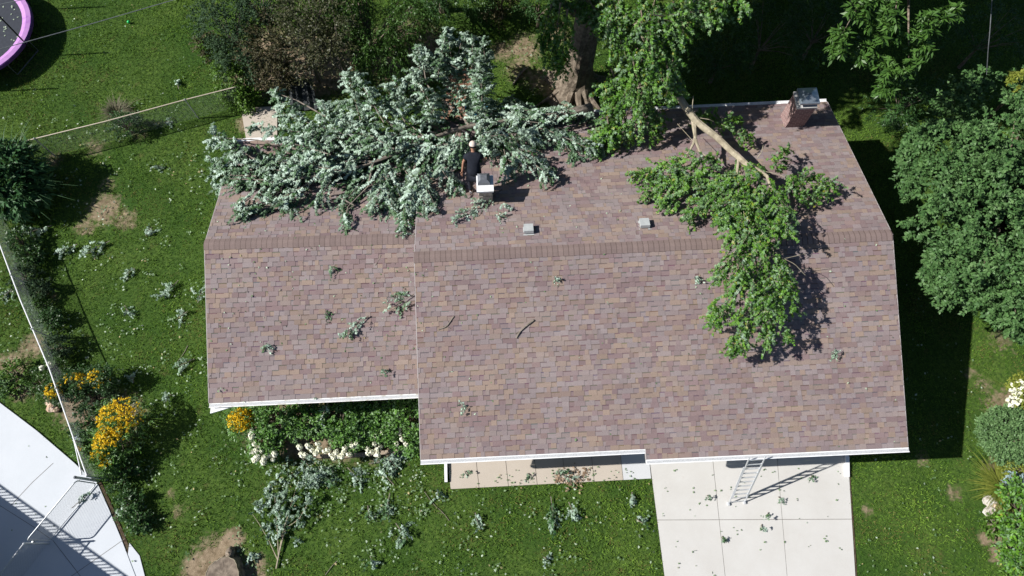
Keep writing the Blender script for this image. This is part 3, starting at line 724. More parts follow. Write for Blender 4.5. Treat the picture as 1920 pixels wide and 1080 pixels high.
    m.add(br+[q-up*.012 for q in br], [tuple(range(9)), tuple(range(17, 8, -1))]+[(i, i+1, 10+i, 9+i) for i in range(8)])
    m.build('cap', MAT['cap'], root, True)
    m = MB(); m.tube([hc-up*.055-fw*.03, hc+up*.018], [.098, .104], 12); m.build('hair', MAT['hair'], root, True)
    MB().tube([hc+fw*.085-up*.005, hc+fw*.118-up*.045], [.012, .018], 6).build('nose', MAT['skin'], body); MB().box(hc+fw*.092-up*.075, rt*.028, fw*.012, up*.007).build('mouth', MAT['hair'], body)
    for s in (-1, 1): MB().box(hc+fw*.09+rt*s*.035-up*.005, rt*.014, fw*.01, up*.006).build('eye', MAT['hair'], body); MB().box(hc+rt*s*.092-up*.02, rt*.01, fw*.02, up*.032).build('ear', MAT['skin'], body)
    pass
    return F
PERSON = build_person()
def build_ladder():
    a0, a1 = px(1366, 945, .03), px(1396, 942, .03)
    b0, b1 = px(1402.5, 857, 3.0), px(1437.5, 854.5, 3.0)
    root = empty('ladder', (a0+a1)/2, 'aluminium extension ladder leaning on the front gutter above the driveway', 'ladder')
    r_ = unit(a1-a0); d = unit((b0+b1)/2-(a0+a1)/2); n = np.cross(r_, d); n = n if n[1] < 0 else -n
    for sect, off, t0, t1, ins in (('base', 0, 0, .80, 0), ('fly', .016, .16, 1.0, .035)):
        for P, Q, s in ((a0, b0, 1), (a1, b1, -1)):
            p, q = lerp(P, Q, t0)+n*off+r_*s*ins, lerp(P, Q, t1)+n*off+r_*s*ins
            m = MB(); m.box((p+q)/2, (q-p)/2, r_*.014, n*.013)
            if off == 0: m.box(p+d*.02-n*.0, d*.03, r_*.026, n*.055)
            m.build('rail', MAT['aluminium'], root, False)
        L = np.linalg.norm(b0-a0); k = .14
        while k < L*t1-.05:
            if k > L*t0+.03:
                t = k/L; p, q = lerp(a0, b0, t)+n*off+r_*ins, lerp(a1, b1, t)+n*off-r_*ins
                m = MB(); m.box((p+q)/2, (q-p)/2, d*.012, n*.010); m.build('rung', MAT['aluminium'], root)
            k += .285
build_ladder()

# ================================================================== foliage builders
def clear_person(P, rad=.27):
    c = PERSON+V3(0, .45, 0)
    near = (np.hypot(P[:, 0]-c[0], P[:, 1]-c[1]) < rad) & (P[:, 2] > PERSON[2]+.15)
    for t in np.linspace(.1, .9, 10):      # the working space between him and the ridge stays open
        q = PERSON+V3(0, .35-t*.8, 1.1+t*.9); near |= np.linalg.norm((P-q)*V3(1, 1, .8), axis=1) < .26
    ch = V3(-.72, 9.85, 0); near |= (np.abs(P[:, 0]-ch[0]) < .36) & (P[:, 1] > 9.15) & (P[:, 1] < 10.35) & (P[:, 2] > 4.05)
    return ~near
def foliage(name, parent, mat, twigs, n, size, silver=0., spread=.3, tmpl=T_MAPLE, droop=.35, splay=.8, up=.6, lift=None, sub=None):
    B, D, L = twigs[:3]
    P, Dl, Nn, sz, idx = twig_leaves(B, D, L, n, size, droop, splay, up)
    if lift is not None: P[:, 2] = np.maximum(P[:, 2], support(P)+lift)
    k = clear_person(P); P, Dl, Nn, sz, idx = P[k], Dl[k], Nn[k], sz[k], idx[k]
    return leaf_mesh(name, P, Dl, Nn, sz, tmpl, MAT[mat], parent, vary_for(idx, silver, spread))
def twig_wood(mb, twigs, r=.006, every=1, droop=.3):
    B, D, L = twigs[:3]
    for b, d, l in list(zip(B, unit(D), L))[::every]: mb.tube([b, b+d*l*.5-V3(0, 0, droop*l*.25), b+d*l-V3(0, 0, droop*l)], [r, r*.7, r*.3], 3, False)

def build_fallen_top():
    z0 = 2.75
    at = lambda x, y, h: onto(x, y, h, 2.75 if x < 740 else 2.75-1.45*min(1, (x-740)/110)*min(1, max(0, (215-y)/30)))
    fr_px = [(560, 338, .5, 395, 352, .25, 26), (560, 325, .5, 388, 300, .3, 28), (480, 300, .5, 395, 250, .35, 24), (600, 252, .6, 474, 240, .3, 20), (600, 270, .7, 512, 172, .5, 24),
             (600, 255, .8, 520, 205, .5, 22), (640, 270, .6, 603, 190, .4, 22), (690, 250, .7, 615, 200, .5, 20), (680, 240, .8, 652, 138, .7, 24), (720, 230, .8, 668, 142, .7, 24), (760, 230, .8, 722, 160, .6, 28),
             (790, 180, .8, 786, 92, .8, 18), (820, 150, .9, 838, 55, .9, 16), (850, 170, .9, 880, 66, .9, 20), (890, 190, .8, 912, 92, .7, 20), (895, 230, .7, 908, 130, .6, 28),
             (860, 130, .9, 785, 92, .9, 14), (870, 120, .9, 815, 110, .8, 22), (920, 215, .3, 960, 185, .2, 26), (940, 215, .2, 990, 195, .1, 22), (960, 220, .3, 1015, 225, .2, 18), (1005, 235, .4, 1062, 208, .4, 20),
             (1010, 240, .5, 1075, 262, .4, 22), (1030, 245, .4, 1118, 286, .2, 24), (1040, 255, .3, 1085, 300, .1, 18), (950, 270, .5, 1025, 325, .4, 24), (960, 275, .5, 1000, 290, .5, 24), (945, 280, .4, 955, 325, .3, 22), (980, 290, .4, 1035, 332, .35, 16),
             (920, 255, .5, 1000, 250, .5, 24), (900, 250, .5, 930, 290, .4, 26), (860, 260, .5, 820, 330, .3, 34), (800, 300, .5, 768, 390, .2, 26), (780, 330, .3, 752, 430, .06, 12), (760, 320, .4, 805, 395, .1, 20), (730, 310, .5, 700, 395, .2, 34),
             (720, 330, .3, 735, 400, .1, 24), (690, 330, .4, 640, 385, .15, 20), (640, 385, .15, 652, 428, .06, 11), (620, 340, .4, 590, 385, .1, 18), (580, 360, .3, 460, 400, .08, 24), (550, 375, .2, 445, 408, .06, 18), (520, 385, .15, 560, 402, .06, 16), (470, 370, .2, 440, 400, .06, 14),
             (680, 300, .7, 560, 270, .6, 40), (740, 280, .8, 640, 225, .7, 40), (800, 260, .8, 715, 190, .7, 40), (840, 270, .7, 740, 285, .6, 44), (640, 320, .6, 500, 300, .4, 34), (700, 290, .7, 590, 320, .5, 36),
             (770, 250, .8, 690, 260, .7, 36), (840, 220, .7, 770, 190, .8, 36), (880, 250, .5, 840, 300, .4, 26), (620, 290, .7, 520, 262, .5, 28), (850, 335, .25, 866, 362, .15, 14), (830, 320, .4, 850, 352, .2, 18), (720, 250, .8, 650, 285, .6, 30), (480, 330, .4, 392, 330, .25, 26), (430, 275, .3, 392, 268, .3, 16), (1088, 203, .35, 1020, 218, .3, 18), (1015, 205, .4, 950, 212, .3, 20), (965, 222, .45, 895, 222, .4, 22), (1130, 225, .3, 1080, 215, .3, 16), (1080, 212, .6, 1000, 216, .6, 16), (1030, 232, .6, 960, 228, .65, 20), (980, 226, .65, 900, 232, .7, 20), (905, 205, .8, 900, 120, .8, 30), (885, 150, .9, 886, 70, .9, 22), (840, 160, .8, 800, 105, .8, 24), (850, 130, .9, 838, 58, .9, 18), (870, 210, .8, 850, 150, .8, 34), (805, 190, .8, 772, 138, .8, 26), (915, 160, .7, 905, 75, .8, 22), (860, 100, .9, 870, 62, .9, 16),
             (700, 220, .8, 640, 195, .7, 26), (760, 190, .8, 740, 150, .7, 24), (640, 250, .7, 560, 225, .6, 30), (600, 300, .6, 520, 330, .4, 30), (800, 230, .9, 830, 170, .9, 24), (740, 350, .4, 775, 410, .12, 20), (880, 170, .6, 905, 215, .5, 24),
             (920, 300, .4, 905, 260, .4, 26), (960, 240, .3, 1010, 270, .3, 20), (800, 350, .25, 815, 385, .08, 16)]
    s = 1/62
    fr = []
    for a, b, h, c, d, k, w_ in fr_px:
        e = rnd.uniform(-.3, .5)*(.15+h); fr.append((at(a, b, h+e), at(c, d, k+e*.5), w_*s*.72))
    base = onto(1010, 222, .15, z0)
    root = empty('fallen_treetop', base, 'huge fallen maple top with silvery leaves covering the rear of the roof', 'fallen treetop')
    tw = fronds_to_twigs(fr, 1.65, .38)
    mb = MB()
    main = [px(1108, 203, 3.1), at(1055, 217, .42), at(1005, 224, .36), at(950, 229, .4), at(880, 236, .5), at(800, 262, .6), at(700, 305, .5), at(600, 332, .4), at(500, 338, .3), at(430, 335, .3)]
    mb.tube(spline(main, 26), list(np.interp(np.linspace(0, 1, 26), [0, .12, .3, .6, 1], [.17, .14, .08, .05, .015])), 9, True, None, .25)
    lim = [([(880, 236, .5), (850, 195, .7), (868, 165, .8), (880, 120, .9)], .045), ([(800, 262, .6), (740, 240, .8), (690, 190, .8), (660, 150, .7)], .06), ([(740, 280, .6), (640, 235, .7), (560, 190, .6), (520, 175, .5)], .055),
           ([(700, 305, .5), (600, 290, .6), (480, 262, .4), (400, 258, .35)], .05), ([(800, 262, .6), (775, 320, .4), (762, 390, .2)], .05), ([(700, 305, .5), (690, 350, .3), (650, 390, .12), (652, 420, .06)], .035),
           ([(600, 332, .4), (540, 365, .25), (460, 395, .1)], .03), ([(950, 229, .4), (975, 280, .45), (1020, 325, .4)], .045), ([(1005, 224, .36), (1060, 255, .4), (1112, 285, .2)], .04), ([(860, 240, .5), (840, 300, .4), (856, 350, .2)], .035),
           ([(850, 205, .6), (800, 160, .8), (790, 100, .8)], .045), ([(900, 232, .5), (905, 170, .6), (912, 100, .7)], .045), ([(620, 328, .45), (560, 333, .5), (520, 338, .45)], .05), ([(640, 372, .25), (665, 385, .14), (648, 396, .1)], .03)]
    for pts, r in lim: mb.tube(spline([at(*q) for q in pts], 12), list(np.linspace(r, .012, 12)), 6, True, None, .2)
    for (A, B, w_) in fr:
        k = rnd.random(); mb.tube([A, lerp(A, B, .5)+V3(0, 0, .05), B], [.018, .012, .005], 4, False)
    twig_wood(mb, tw, .006, 2)
    mb.build('limb', MAT['grey_bark'], root)
    low = [(at(a, b, .12), at(c, d, .08), .5) for a, b, c, d in ((900, 240, 780, 250), (880, 270, 760, 280), (870, 300, 740, 310), (840, 325, 730, 335), (780, 240, 660, 245), (760, 270, 640, 275), (740, 300, 620, 305), (720, 325, 600, 330), (640, 260, 540, 270), (620, 290, 510, 295), (600, 315, 490, 320), (560, 340, 450, 345), (1000, 245, 900, 250), (960, 265, 880, 285), (1080, 250, 1000, 262), (520, 290, 430, 300), (500, 330, 410, 330), (860, 210, 760, 220), (700, 345, 640, 350))]  # added underlayer, kept unsilvered so the gaps between fronds read as shaded
    t2 = fronds_to_twigs(low, 1.0, .36); Q = twig_leaves(*t2, 16, .085, .3, .8, .5); kk = clear_person(Q[0]); sp2 = support(Q[0]); Q[0][:, 2] = np.maximum(Q[0][:, 2], sp2+.03)
    leaf_mesh('gap_shade_leaves', *[q[kk] for q in Q[:4]], T_MAPLE, MAT['silver_leaf'], root, vary_for(Q[4], .02, .06)[kk])
    P, Dl, Nn, sz, idx = twig_leaves(*tw, 22, .079, .46, .62, .40, .27)
    sup = support(P); edge = sup > 0
    P[edge, 2] = np.maximum(P[edge, 2], sup[edge]+.03)
    k = clear_person(P); P, Dl, Nn, sz, idx = P[k], Dl[k], Nn[k], sz[k], idx[k]; sup = sup[k]; edge = edge[k]
    # foliage near the ridge side hangs leaf-side up and stays greener
    u, v = wh(P); hgt = P[:, 2]-sup
    var = vary_for(idx, .46, .38); green = (edge & (hgt < .22)) | ((u > -.5) & (hgt < .3)); var[green, 1] *= .35
    leaf_mesh('foliage', P, Dl, Nn, sz, T_MAPLE, MAT['silver_leaf'], root, var)
build_fallen_top()

def build_hanging_limb():
    at = lambda x, y, h: onto(x, y, h)
    root = empty('broken_limb', at(1310, 232, 1.2), 'broken maple limb with bare pale wood and green leaves hanging across the ridge', 'broken limb')
    fr_px = [(1310, 300, .9, 1186, 328, .35, 20), (1320, 325, .8, 1200, 365, .3, 20), (1340, 340, .8, 1240, 385, .3, 22), (1330, 360, .7, 1288, 418, .25, 13), (1350, 330, .9, 1330, 395, .6, 26), (1380, 335, 1.0, 1370, 450, .95, 34), (1420, 335, 1.0, 1420, 470, 1.1, 36),
             (1440, 345, 1.0, 1478, 440, 1.1, 28), (1400, 430, 1.0, 1380, 540, 1.1, 24), (1440, 460, 1.1, 1492, 582, 1.1, 20), (1385, 460, 1.0, 1344, 528, .95, 13), (1385, 540, 1.0, 1340, 612, .8, 13), (1400, 560, 1.1, 1384, 660, 1.0, 15), (1425, 530, 1.1, 1440, 650, 1.0, 16),
             (1445, 560, 1.1, 1476, 636, 1.05, 13), (1425, 490, 1.1, 1440, 590, 1.15, 28), (1480, 330, .8, 1564, 345, .55, 15), (1470, 330, .8, 1500, 372, .6, 22), (1450, 320, .8, 1475, 280, .6, 12), (1340, 240, .6, 1385, 222, .5, 16), (1375, 250, .6, 1412, 266, .4, 15), (1290, 230, .5, 1345, 212, .4, 14),
             (1300, 320, .8, 1345, 300, .8, 22), (1240, 310, .7, 1310, 345, .8, 26), (1370, 375, 1.0, 1425, 405, 1.05, 42), (1400, 335, 1.0, 1345, 360, .9, 34), (1385, 300, .8, 1420, 330, .9, 24), (1400, 420, 1.0, 1460, 430, 1.1, 34), (1500, 370, .6, 1545, 362, .5, 14), (1360, 390, .9, 1372, 430, .9, 24), (1400, 500, 1.1, 1415, 560, 1.1, 26), (1460, 500, 1.1, 1475, 545, 1.1, 18), (1345, 560, .95, 1335, 610, .8, 10), (1380, 630, 1., 1378, 664, 1., 15)]
    fr = [(at(a, b, h), at(c, d, k), w_/66) for a, b, h, c, d, k, w_ in fr_px]
    mb = MB()
    stem = [px(1195, 40, 6.4), px(1240, 115, 5.6), px(1272, 182, 4.75), at(1308, 230, 1.15), at(1345, 258, 1.0), at(1378, 290, .92), at(1405, 312, .95), at(1436, 324, .9), at(1452, 370, .7), at(1436, 470, .75), at(1425, 560, .8)]
    mb.tube(spline(stem, 30), list(np.interp(np.linspace(0, 1, 30), [0, .3, .55, .62, 1], [.15, .115, .08, .045, .01])), 9, True, None, .15)
    for pts, r in (([(1300, 222, 1.15), (1304, 262, 1.0), (1292, 285, .85), (1272, 303, .7)], .085), ([(1304, 262, 1.0), (1312, 285, .9), (1330, 296, .9)], .05), ([(1385, 297, .92), (1382, 320, .8), (1375, 400, .7), (1388, 520, .8), (1388, 630, .85)], .04),
                   ([(1412, 318, .95), (1455, 325, .9), (1500, 345, .75), (1556, 348, .55)], .014), ([(1300, 290, .85), (1240, 320, .6), (1195, 330, .4)], .025), ([(1420, 296, .85), (1428, 285, 1.0), (1431, 272, 1.1)], .014), ([(1300, 180, 1.9), (1298, 200, 1.7), (1303, 225, 1.2)], .012),
                   ([(1302, 215, 1.2), (1280, 203, 1.3), (1235, 206, 1.2)], .012), ([(1305, 220, 1.2), (1330, 224, 1.3), (1338, 228, 1.2)], .010), ([(1300, 265, 1.0), (1270, 232, .9)], .008), ([(1460, 480, 1.1), (1490, 495, 1.2), (1510, 516, 1.1)], .008), ([(1470, 485, 1.1), (1500, 478, 1.2)], .006), ([(1392, 395, .7), (1388, 470, .8), (1400, 600, .9)], .02)):
        mb.tube(spline([at(*q) for q in pts], 10), list(np.linspace(r, .006, 10)), 6, True, None, .2)
    tw = fronds_to_twigs(fr, 2.0, .33); twig_wood(mb, tw, .006, 3)
    mb.build('limb', MAT['pale_bark'], root)
    foliage('foliage', root, 'maple_leaf', tw, 20, .076, .05, .16, T_MAPLE, .35, .8, .55, .02)
build_hanging_limb()

def build_maple():
    base = px(1078, 160, 0)
    root = empty('maple_tree', base, 'tall maple with a thick flared trunk standing behind the house', 'tree')
    mb = MB(); n = 22; zs = [0, .12, .3, .6, 1.0, 1.6, 2.4, 3.4, 4.6, 5.8, 7.2]; rs = [1.15, .92, .74, .60, .53, .49, .46, .45, .46, .50, .40]; vs = []; fs = []
    for i, (z, r) in enumerate(zip(zs, rs)):
        fl = max(0, 1-z/.9)
        for k in range(n):
            a = 2*math.pi*k/n; rr_ = r*(1+fl*.30*math.sin(a*5+.6)+fl*.14*math.sin(a*9)+.05*math.sin(a*7+z*1.3)+.03*math.sin(a*13-z))
            vs.append(base+V3(math.cos(a)*rr_+.05*z, math.sin(a)*rr_+.02*z, z-.05))
    for i in range(len(zs)-1):
        for k in range(n): fs.append((i*n+k, i*n+(k+1) % n, (i+1)*n+(k+1) % n, (i+1)*n+k))
    mb.add(vs, fs)
    for a, l in ((-1.9, 1.5), (-1.45, 1.3), (-2.6, 1.2), (-.9, 1.1), (2.6, .9), (.2, .8)):
        d = V3(math.cos(a), math.sin(a), 0); mb.tube([base+d*.55+V3(0, 0, .28), base+d*(.55+l*.4)+V3(0, 0, .10), base+d*(.55+l)-V3(0, 0, .02)], [.17, .10, .03], 6, False)
    top = base+V3(.3, .15, 6.6)
    mains = [top+V3(-2.5, 2.5, 5), top+V3(3.5, 3, 5), top+V3(1, 6, 4), top+V3(6.5, 1.5, 4), top+V3(.5, 1.5, 7), top+V3(5, 6, 3.5)]
    for m_ in mains: mb.tube(spline([top-V3(0, 0, .4), lerp(top, m_, .45)+V3(0, 0, .6), m_], 8), list(np.linspace(.28, .05, 8)), 7, False)
    mb.tube([base+V3(-.3, 0, 3.9), base+V3(-.75, -.1, 4.5), base+V3(-.9, -.1, 4.8)], [.14, .12, .10], 7)
    # high crown out of view, lobes added to shade garden, trunk and low branches
    blobs = [((base[0]+2.5, 20.2, 11.6), (6.5, 5.0, 3.8)), ((base[0]+7.5, 19.2, 10.4), (4.8, 4.6, 3.2)), ((base[0]+1.0, 24.5, 10.0), (6.0, 4.5, 3.6)), ((base[0]+8, 24, 9.6), (6, 4.5, 3.5)), ((base[0]+6.0, 18.6, 7.6), (3.6, 2.6, 1.6)), ((-2.6, 17.2, 9.6), (1.9, 1.7, 1.2)), ((-3.4, 15.1, 9.7), (1.3, 1.2, .8)), ((base[0]+5, 17.0, 9.0), (4.2, 2.2, 1.6)), ((base[0]-1.0, 18.0, 8.8), (3.5, 2.4, 1.5)), ((base[0]+9.5, 17.5, 9.6), (3.0, 2.6, 1.6))]
    B, D, L, C = crown_twigs(blobs, 110, 12, .25, -.9, .3, .8, .26)
    for c in C[::4]:
        j = mains[int(np.argmin([np.linalg.norm(c-q) for q in mains]))]; mb.tube([lerp(top, j, .6), lerp(lerp(top, j, .6), c, .6)+V3(0, 0, .3), c], [.07, .04, .012], 4, False)
    # low branches reaching over the rear eave
    fr_px = [(1195, 90, 5.2, 1145, 50, 5.0, 36), (1200, 120, 5.0, 1152, 195, 4.3, 34), (1200, 180, 4.6, 1140, 262, 3.9, 34), (1215, 150, 4.8, 1275, 160, 4.4, 34), (1180, 50, 5.4, 1235, 15, 5.4, 44), (1150, 20, 5.6, 1035, 5, 5.4, 26), (1245, 30, 8.2, 1345, 15, 8.0, 26), (1265, 20, 8.1, 1288, 75, 7.6, 18), (1330, -20, 8.3, 1362, 14, 8.0, 20), (1365, -20, 8.3, 1400, 15, 8.1, 14), (1205, 210, 4.4, 1225, 258, 3.9, 24),
             (1170, 220, 4.2, 1110, 290, 3.6, 18), (1140, 230, 4.2, 1150, 275, 3.7, 22), (1235, 100, 5.0, 1195, 140, 4.7, 44), (1190, 170, 4.6, 1138, 215, 4.2, 24), (1240, 140, 4.7, 1262, 175, 4.4, 24), (1110, 10, 5.7, 1150, 60, 5.3, 30), (1300, -10, 8.2, 1345, 40, 7.8, 22), (1220, 190, 4.5, 1240, 230, 4.1, 22), (1190, 240, 4.1, 1180, 262, 3.8, 20), (1185, 30, 5.8, 1100, 12, 5.6, 34), (1195, 165, 4.7, 1124, 165, 4.4, 20), (1190, 225, 4.2, 1105, 262, 3.6, 20), (1160, 250, 3.9, 1096, 288, 3.4, 16), (1210, 20, 6.2, 1290, 45, 6.0, 34), (1200, 70, 5.6, 1120, 40, 5.4, 28), (1150, 140, 4.5, 1175, 180, 4.4, 24), (1260, 120, 4.8, 1250, 180, 4.4, 28)]
    fr = [(px(a, b, h), px(c, d, k), w_/70) for a, b, h, c, d, k, w_ in fr_px]
    fr += [(px(a, b, h), px(c, d, k), w_/75) for a, b, h, c, d, k, w_ in [(1230, -10, 6.9, 1215, 60, 6.6, 40), (1205, 40, 6.7, 1225, 120, 6.2, 44), (1240, 60, 6.4, 1255, 150, 5.8, 38), (1215, 110, 6.0, 1262, 178, 5.3, 30), (1170, -20, 6.8, 1140, 50, 6.4, 40), (1280, -20, 6.8, 1330, 20, 6.4, 34), (1150, 40, 6.2, 1175, 110, 5.6, 34), (1190, 130, 5.6, 1210, 200, 4.9, 32), (1250, 140, 5.4, 1270, 178, 5.0, 24)]]
    fr2 = [(px(1048, 30, 5.6), px(1035, 130, 4.4), .35), (px(1062, 40, 5.6), px(1052, 130, 4.6), .28), (px(1030, 25, 5.6), px(1012, 85, 4.9), .22)]
    tw = fronds_to_twigs(fr, 1.7, .42); tw2 = fronds_to_twigs(fr2, 1.5, .40)
    for A, Bb, w_ in fr+fr2: mb.tube([A+(A-Bb)*.2+V3(0, 0, .1), A, lerp(A, Bb, .6), Bb], [.03, .022, .012, .005], 4, False)
    twig_wood(mb, tw, .006, 3)
    mb.build('trunk', MAT['bark'], root)
    P1 = twig_leaves(*tw, 18, .092, .35, .8, .55); v1 = vary_for(P1[4], .06, .12); v1[:, 0] *= .85
    P2 = twig_leaves(*tw2, 16, .105, .9, .7, .6); v2 = vary_for(P2[4], 0., .02)
    a = [np.concatenate([x, y]) for x, y in zip(P1[:4], P2[:4])]
    leaf_mesh('foliage', *a[:4], T_MAPLE, MAT['maple_leaf'], root, np.concatenate([v1, v2]))
    PC = twig_leaves(B, D, L, 9, .33, .3, .9, .7)
    leaf_mesh('crown', *PC[:4], T_KITE, MAT['maple_leaf'], root, vary_for(PC[4], .03, .05))
build_maple()

def bush(name, label, cat, mat, blobs, clumps, twigs, n, size, tmpl=T_KITE, tl=.35, wood='bark', shell=.55, low=-.3, droop=.2, group=None, trunk=None, crad=.22, silver=0., splay=.9, up=.7, every=3, base=None, part='foliage', warm=None):
    bl = [(np.asarray(c, float), np.asarray(r, float)*np.ones(3)) for c, r in blobs]
    b = np.asarray(base if base is not None else (bl[0][0][0], bl[0][0][1], 0), float)
    root = empty(name, b, label, cat, group)
    B, D, L, C = crown_twigs(bl, clumps, twigs, shell, low, droop, tl, crad)
    mb = MB(); th = trunk or .06
    hub = b+V3(0, 0, max(.2, bl[0][0][2]*.5))
    mb.tube([b-V3(0, 0, .05), lerp(b, hub, .5), hub], [th*1.3, th, th*.8], 7, False)
    for c in C[::every]: mb.tube([hub, lerp(hub, c, .55)+V3(0, 0, .1), c], [th*.5, th*.28, .008], 4, False)
    mb.build('trunk' if trunk and trunk > .08 else 'stem', MAT[wood], root)
    P = twig_leaves(B, D, L, n, size, droop, splay, up); P[0][:, 2] = np.maximum(P[0][:, 2], .03)
    leaf_mesh(part, *P[:4], tmpl, MAT[mat], root, vary_for(P[4], silver, .1))
    return root
def at_px(x, y, z): return px(x, y, z)
def build_background():
    # tree east of the house
    bush('ash_tree', 'broad blue green tree standing east of the roof over the side lawn', 'tree', 'blue_tree',
         [((15.0, 10.4, 4.6), (3.3, 2.8, 2.1)), ((13.7, 8.6, 4.6), (2.2, 2.2, 1.6)), ((16.6, 8.0, 4.8), (2.6, 2.6, 1.8)), ((14.9, 6.7, 4.2), (1.9, 1.7, 1.2)), ((13.4, 7.4, 3.6), (1.2, 1.2, .9)), ((13.0, 10.2, 4.6), (1.5, 1.6, 1.0)), ((17.2, 11.6, 4.4), (2.2, 1.5, 1.6))], 105, 15, 14, .105, T_KITE, .21, trunk=.22, shell=.72, splay=1.3, up=.5, low=-.25, crad=.17, base=(15.6, 9.8, 0), every=6)
    bush('yellow_shrub', 'yellow green leafy shrub at the edge behind the blue green tree', 'shrub', 'lime_leaf', [(px(1914, 152, 6.0), (.26, .26, .2))], 12, 6, 9, .10, T_KITE, .12, base=(px(1925, 160, 5.2)*V3(1, 1, 0)))
    # high lit branch of a second tree
    c = [px(x, y, z) for x, y, z in ((1692, 122, 7.7), (1655, 128, 7.6), (1716, 95, 8.0), (1645, 60, 8.4), (1668, 32, 8.6), (1664, 8, 8.8), (1735, 48, 8.4), (1780, 26, 8.5), (1622, 102, 7.7), (1576, 66, 8.2), (1578, 88, 8.0), (1700, 62, 8.3), (1610, 12, 8.8), (1662, 172, 7.2))]
    r = [(.30, .22, .2), (.28, .24, .2), (.26, .18, .2), (.28, .28, .2), (.28, .2, .2), (.26, .26, .2), (.30, .2, .2), (.28, .18, .15), (.2, .26, .15), (.16, .12, .1), (.16, .14, .1), (.24, .2, .2), (.3, .2, .2), (.14, .12, .1)]
    root = bush('hickory_tree', 'second tall tree with a sunlit branch tip hanging in the dark corner', 'tree', 'green_tree', [(a, b) for a, b in zip(c, r)]+[((11.5, 18.8, 10.5), (2.2, 2.4, 1.6))], 5, 5, 10, .19, T_LONG, .14, trunk=.2, base=(14.0, 20.5, 0), shell=.4, low=-.6, crad=.5, every=24, droop=.35, splay=1.6, up=.4)
    # dark understory in the shaded corner
    us = [('dark leafy understory shrub by the upper chimney', 1440, 60, 2.0, 1.6), ('dark shrub in deep shade along the top edge', 1540, 50, 1.8, 1.8), ('low shaded shrub below the hanging sunlit branch', 1700, 190, 1.2, 1.3),
          ('shaded shrub in the upper right corner', 1860, 60, 2.0, 2.0), ('sparse shaded sapling behind the rear gutter', 1350, 110, 1.4, 1.2)]
    for i, (lb, x, y, z, rr) in enumerate(us):
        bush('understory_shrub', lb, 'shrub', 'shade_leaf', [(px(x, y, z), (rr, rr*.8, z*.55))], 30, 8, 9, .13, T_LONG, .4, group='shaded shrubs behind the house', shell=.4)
    # thicket behind the chain link fence
    th = [('lilac_bush', 'dark blue green lilac bush at the left end of the thicket', 'lilac', 425, 55, 2.0, (1.05, 1.3, 1.5), 60), ('lilac_bush', 'dark lilac bush reaching the top edge beside the lawn', 'lilac', 480, 5, 2.4, (1.3, 1.2, 1.4), 55), ('lilac_bush', 'small dark lilac bush above the fence end', 'lilac', 455, 105, 1.5, (.8, .9, 1.2), 40),
          ('brown_shrub', 'dying brown leaved shrub in the middle of the thicket', 'brown_leaf', 505, 90, 1.9, (.65, 1.2, 1.4), 50), ('brown_shrub', 'small russet shrub in front of the dark hollow', 'brown_leaf', 515, 140, 1.2, (.55, .5, .8), 26), ('brown_shrub', 'thin brown twiggy shrub at the lawn side of the thicket', 'brown_leaf', 392, 85, 1.0, (.35, .5, .7), 16),
          ('olive_shrub', 'olive shrub with pale stems between brown shrub and green tree', 'olive_leaf', 570, 85, 2.1, (.9, 1.2, 1.5), 60), ('olive_shrub', 'grey olive shrub beside the bright green tree', 'olive_leaf', 620, 60, 2.3, (.9, 1.4, 1.5), 60), ('olive_shrub', 'olive shrub at the top edge of the thicket', 'olive_leaf', 580, 15, 2.5, (1.1, .9, 1.3), 50),
          ('green_shrub', 'bright yellow green shrub at the end of the fence', 'bright_leaf', 410, 100, .8, (.5, .5, .6), 26), ('green_shrub', 'bright green shrub climbing over the fence rail', 'bright_leaf', 440, 150, .8, (.75, .55, .6), 40), ('green_shrub', 'low green weeds beside the patio slab', 'bright_leaf', 455, 185, .4, (.6, .35, .35), 26)]
    for nm, lb, mt, x, y, z, r3, cl in th:
        bush(nm, lb, 'shrub', mt, [(px(x, y, z), r3)], cl, 9, 9, .078 if mt != 'bright_leaf' else .09, T_KITE, .30, group='thicket shrubs behind the fence', shell=.45, low=-.5, crad=.24, wood='grey_bark')
    # green trees between the thicket and the maple
    bush('green_tree', 'bright green tree with drooping branch sprays behind the fallen top', 'tree', 'green_tree', [(px(700, 60, 1.9), (1.15, 1.5, .9)), (px(720, 108, 1.4), (.9, .7, .7)), (px(660, 20, 2.2), (.9, .9, .9)), (px(765, 40, 1.7), (.8, 1.2, .8))], 42, 10, 13, .10, T_LONG, .42, trunk=.14, droop=.8, shell=.5, crad=.24, base=tuple(px(705, 130, 0)))
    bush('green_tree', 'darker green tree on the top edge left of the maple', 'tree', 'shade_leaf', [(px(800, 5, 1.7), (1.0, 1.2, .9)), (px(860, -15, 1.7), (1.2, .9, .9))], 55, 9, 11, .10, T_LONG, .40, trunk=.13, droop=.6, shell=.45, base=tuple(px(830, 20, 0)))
    bush('brown_shrub', 'small half brown shrub in shade above the bare soil', 'shrub', 'brown_leaf', [(px(940, 10, .7), (.9, .6, .6))], 24, 7, 9, .09, T_KITE, .3, shell=.4)
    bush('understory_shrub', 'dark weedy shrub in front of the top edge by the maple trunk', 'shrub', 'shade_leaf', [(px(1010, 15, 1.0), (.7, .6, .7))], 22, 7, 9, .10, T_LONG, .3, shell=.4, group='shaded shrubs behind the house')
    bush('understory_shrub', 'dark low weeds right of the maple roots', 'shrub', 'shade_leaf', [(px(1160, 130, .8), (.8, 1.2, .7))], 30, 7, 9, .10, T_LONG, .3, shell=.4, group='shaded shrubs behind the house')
    # old tarp in the dark hollow
    m = MB(); a, b, c, d = px(540, 150, .7), px(585, 148, .7), px(596, 205, .05), px(545, 208, .05)
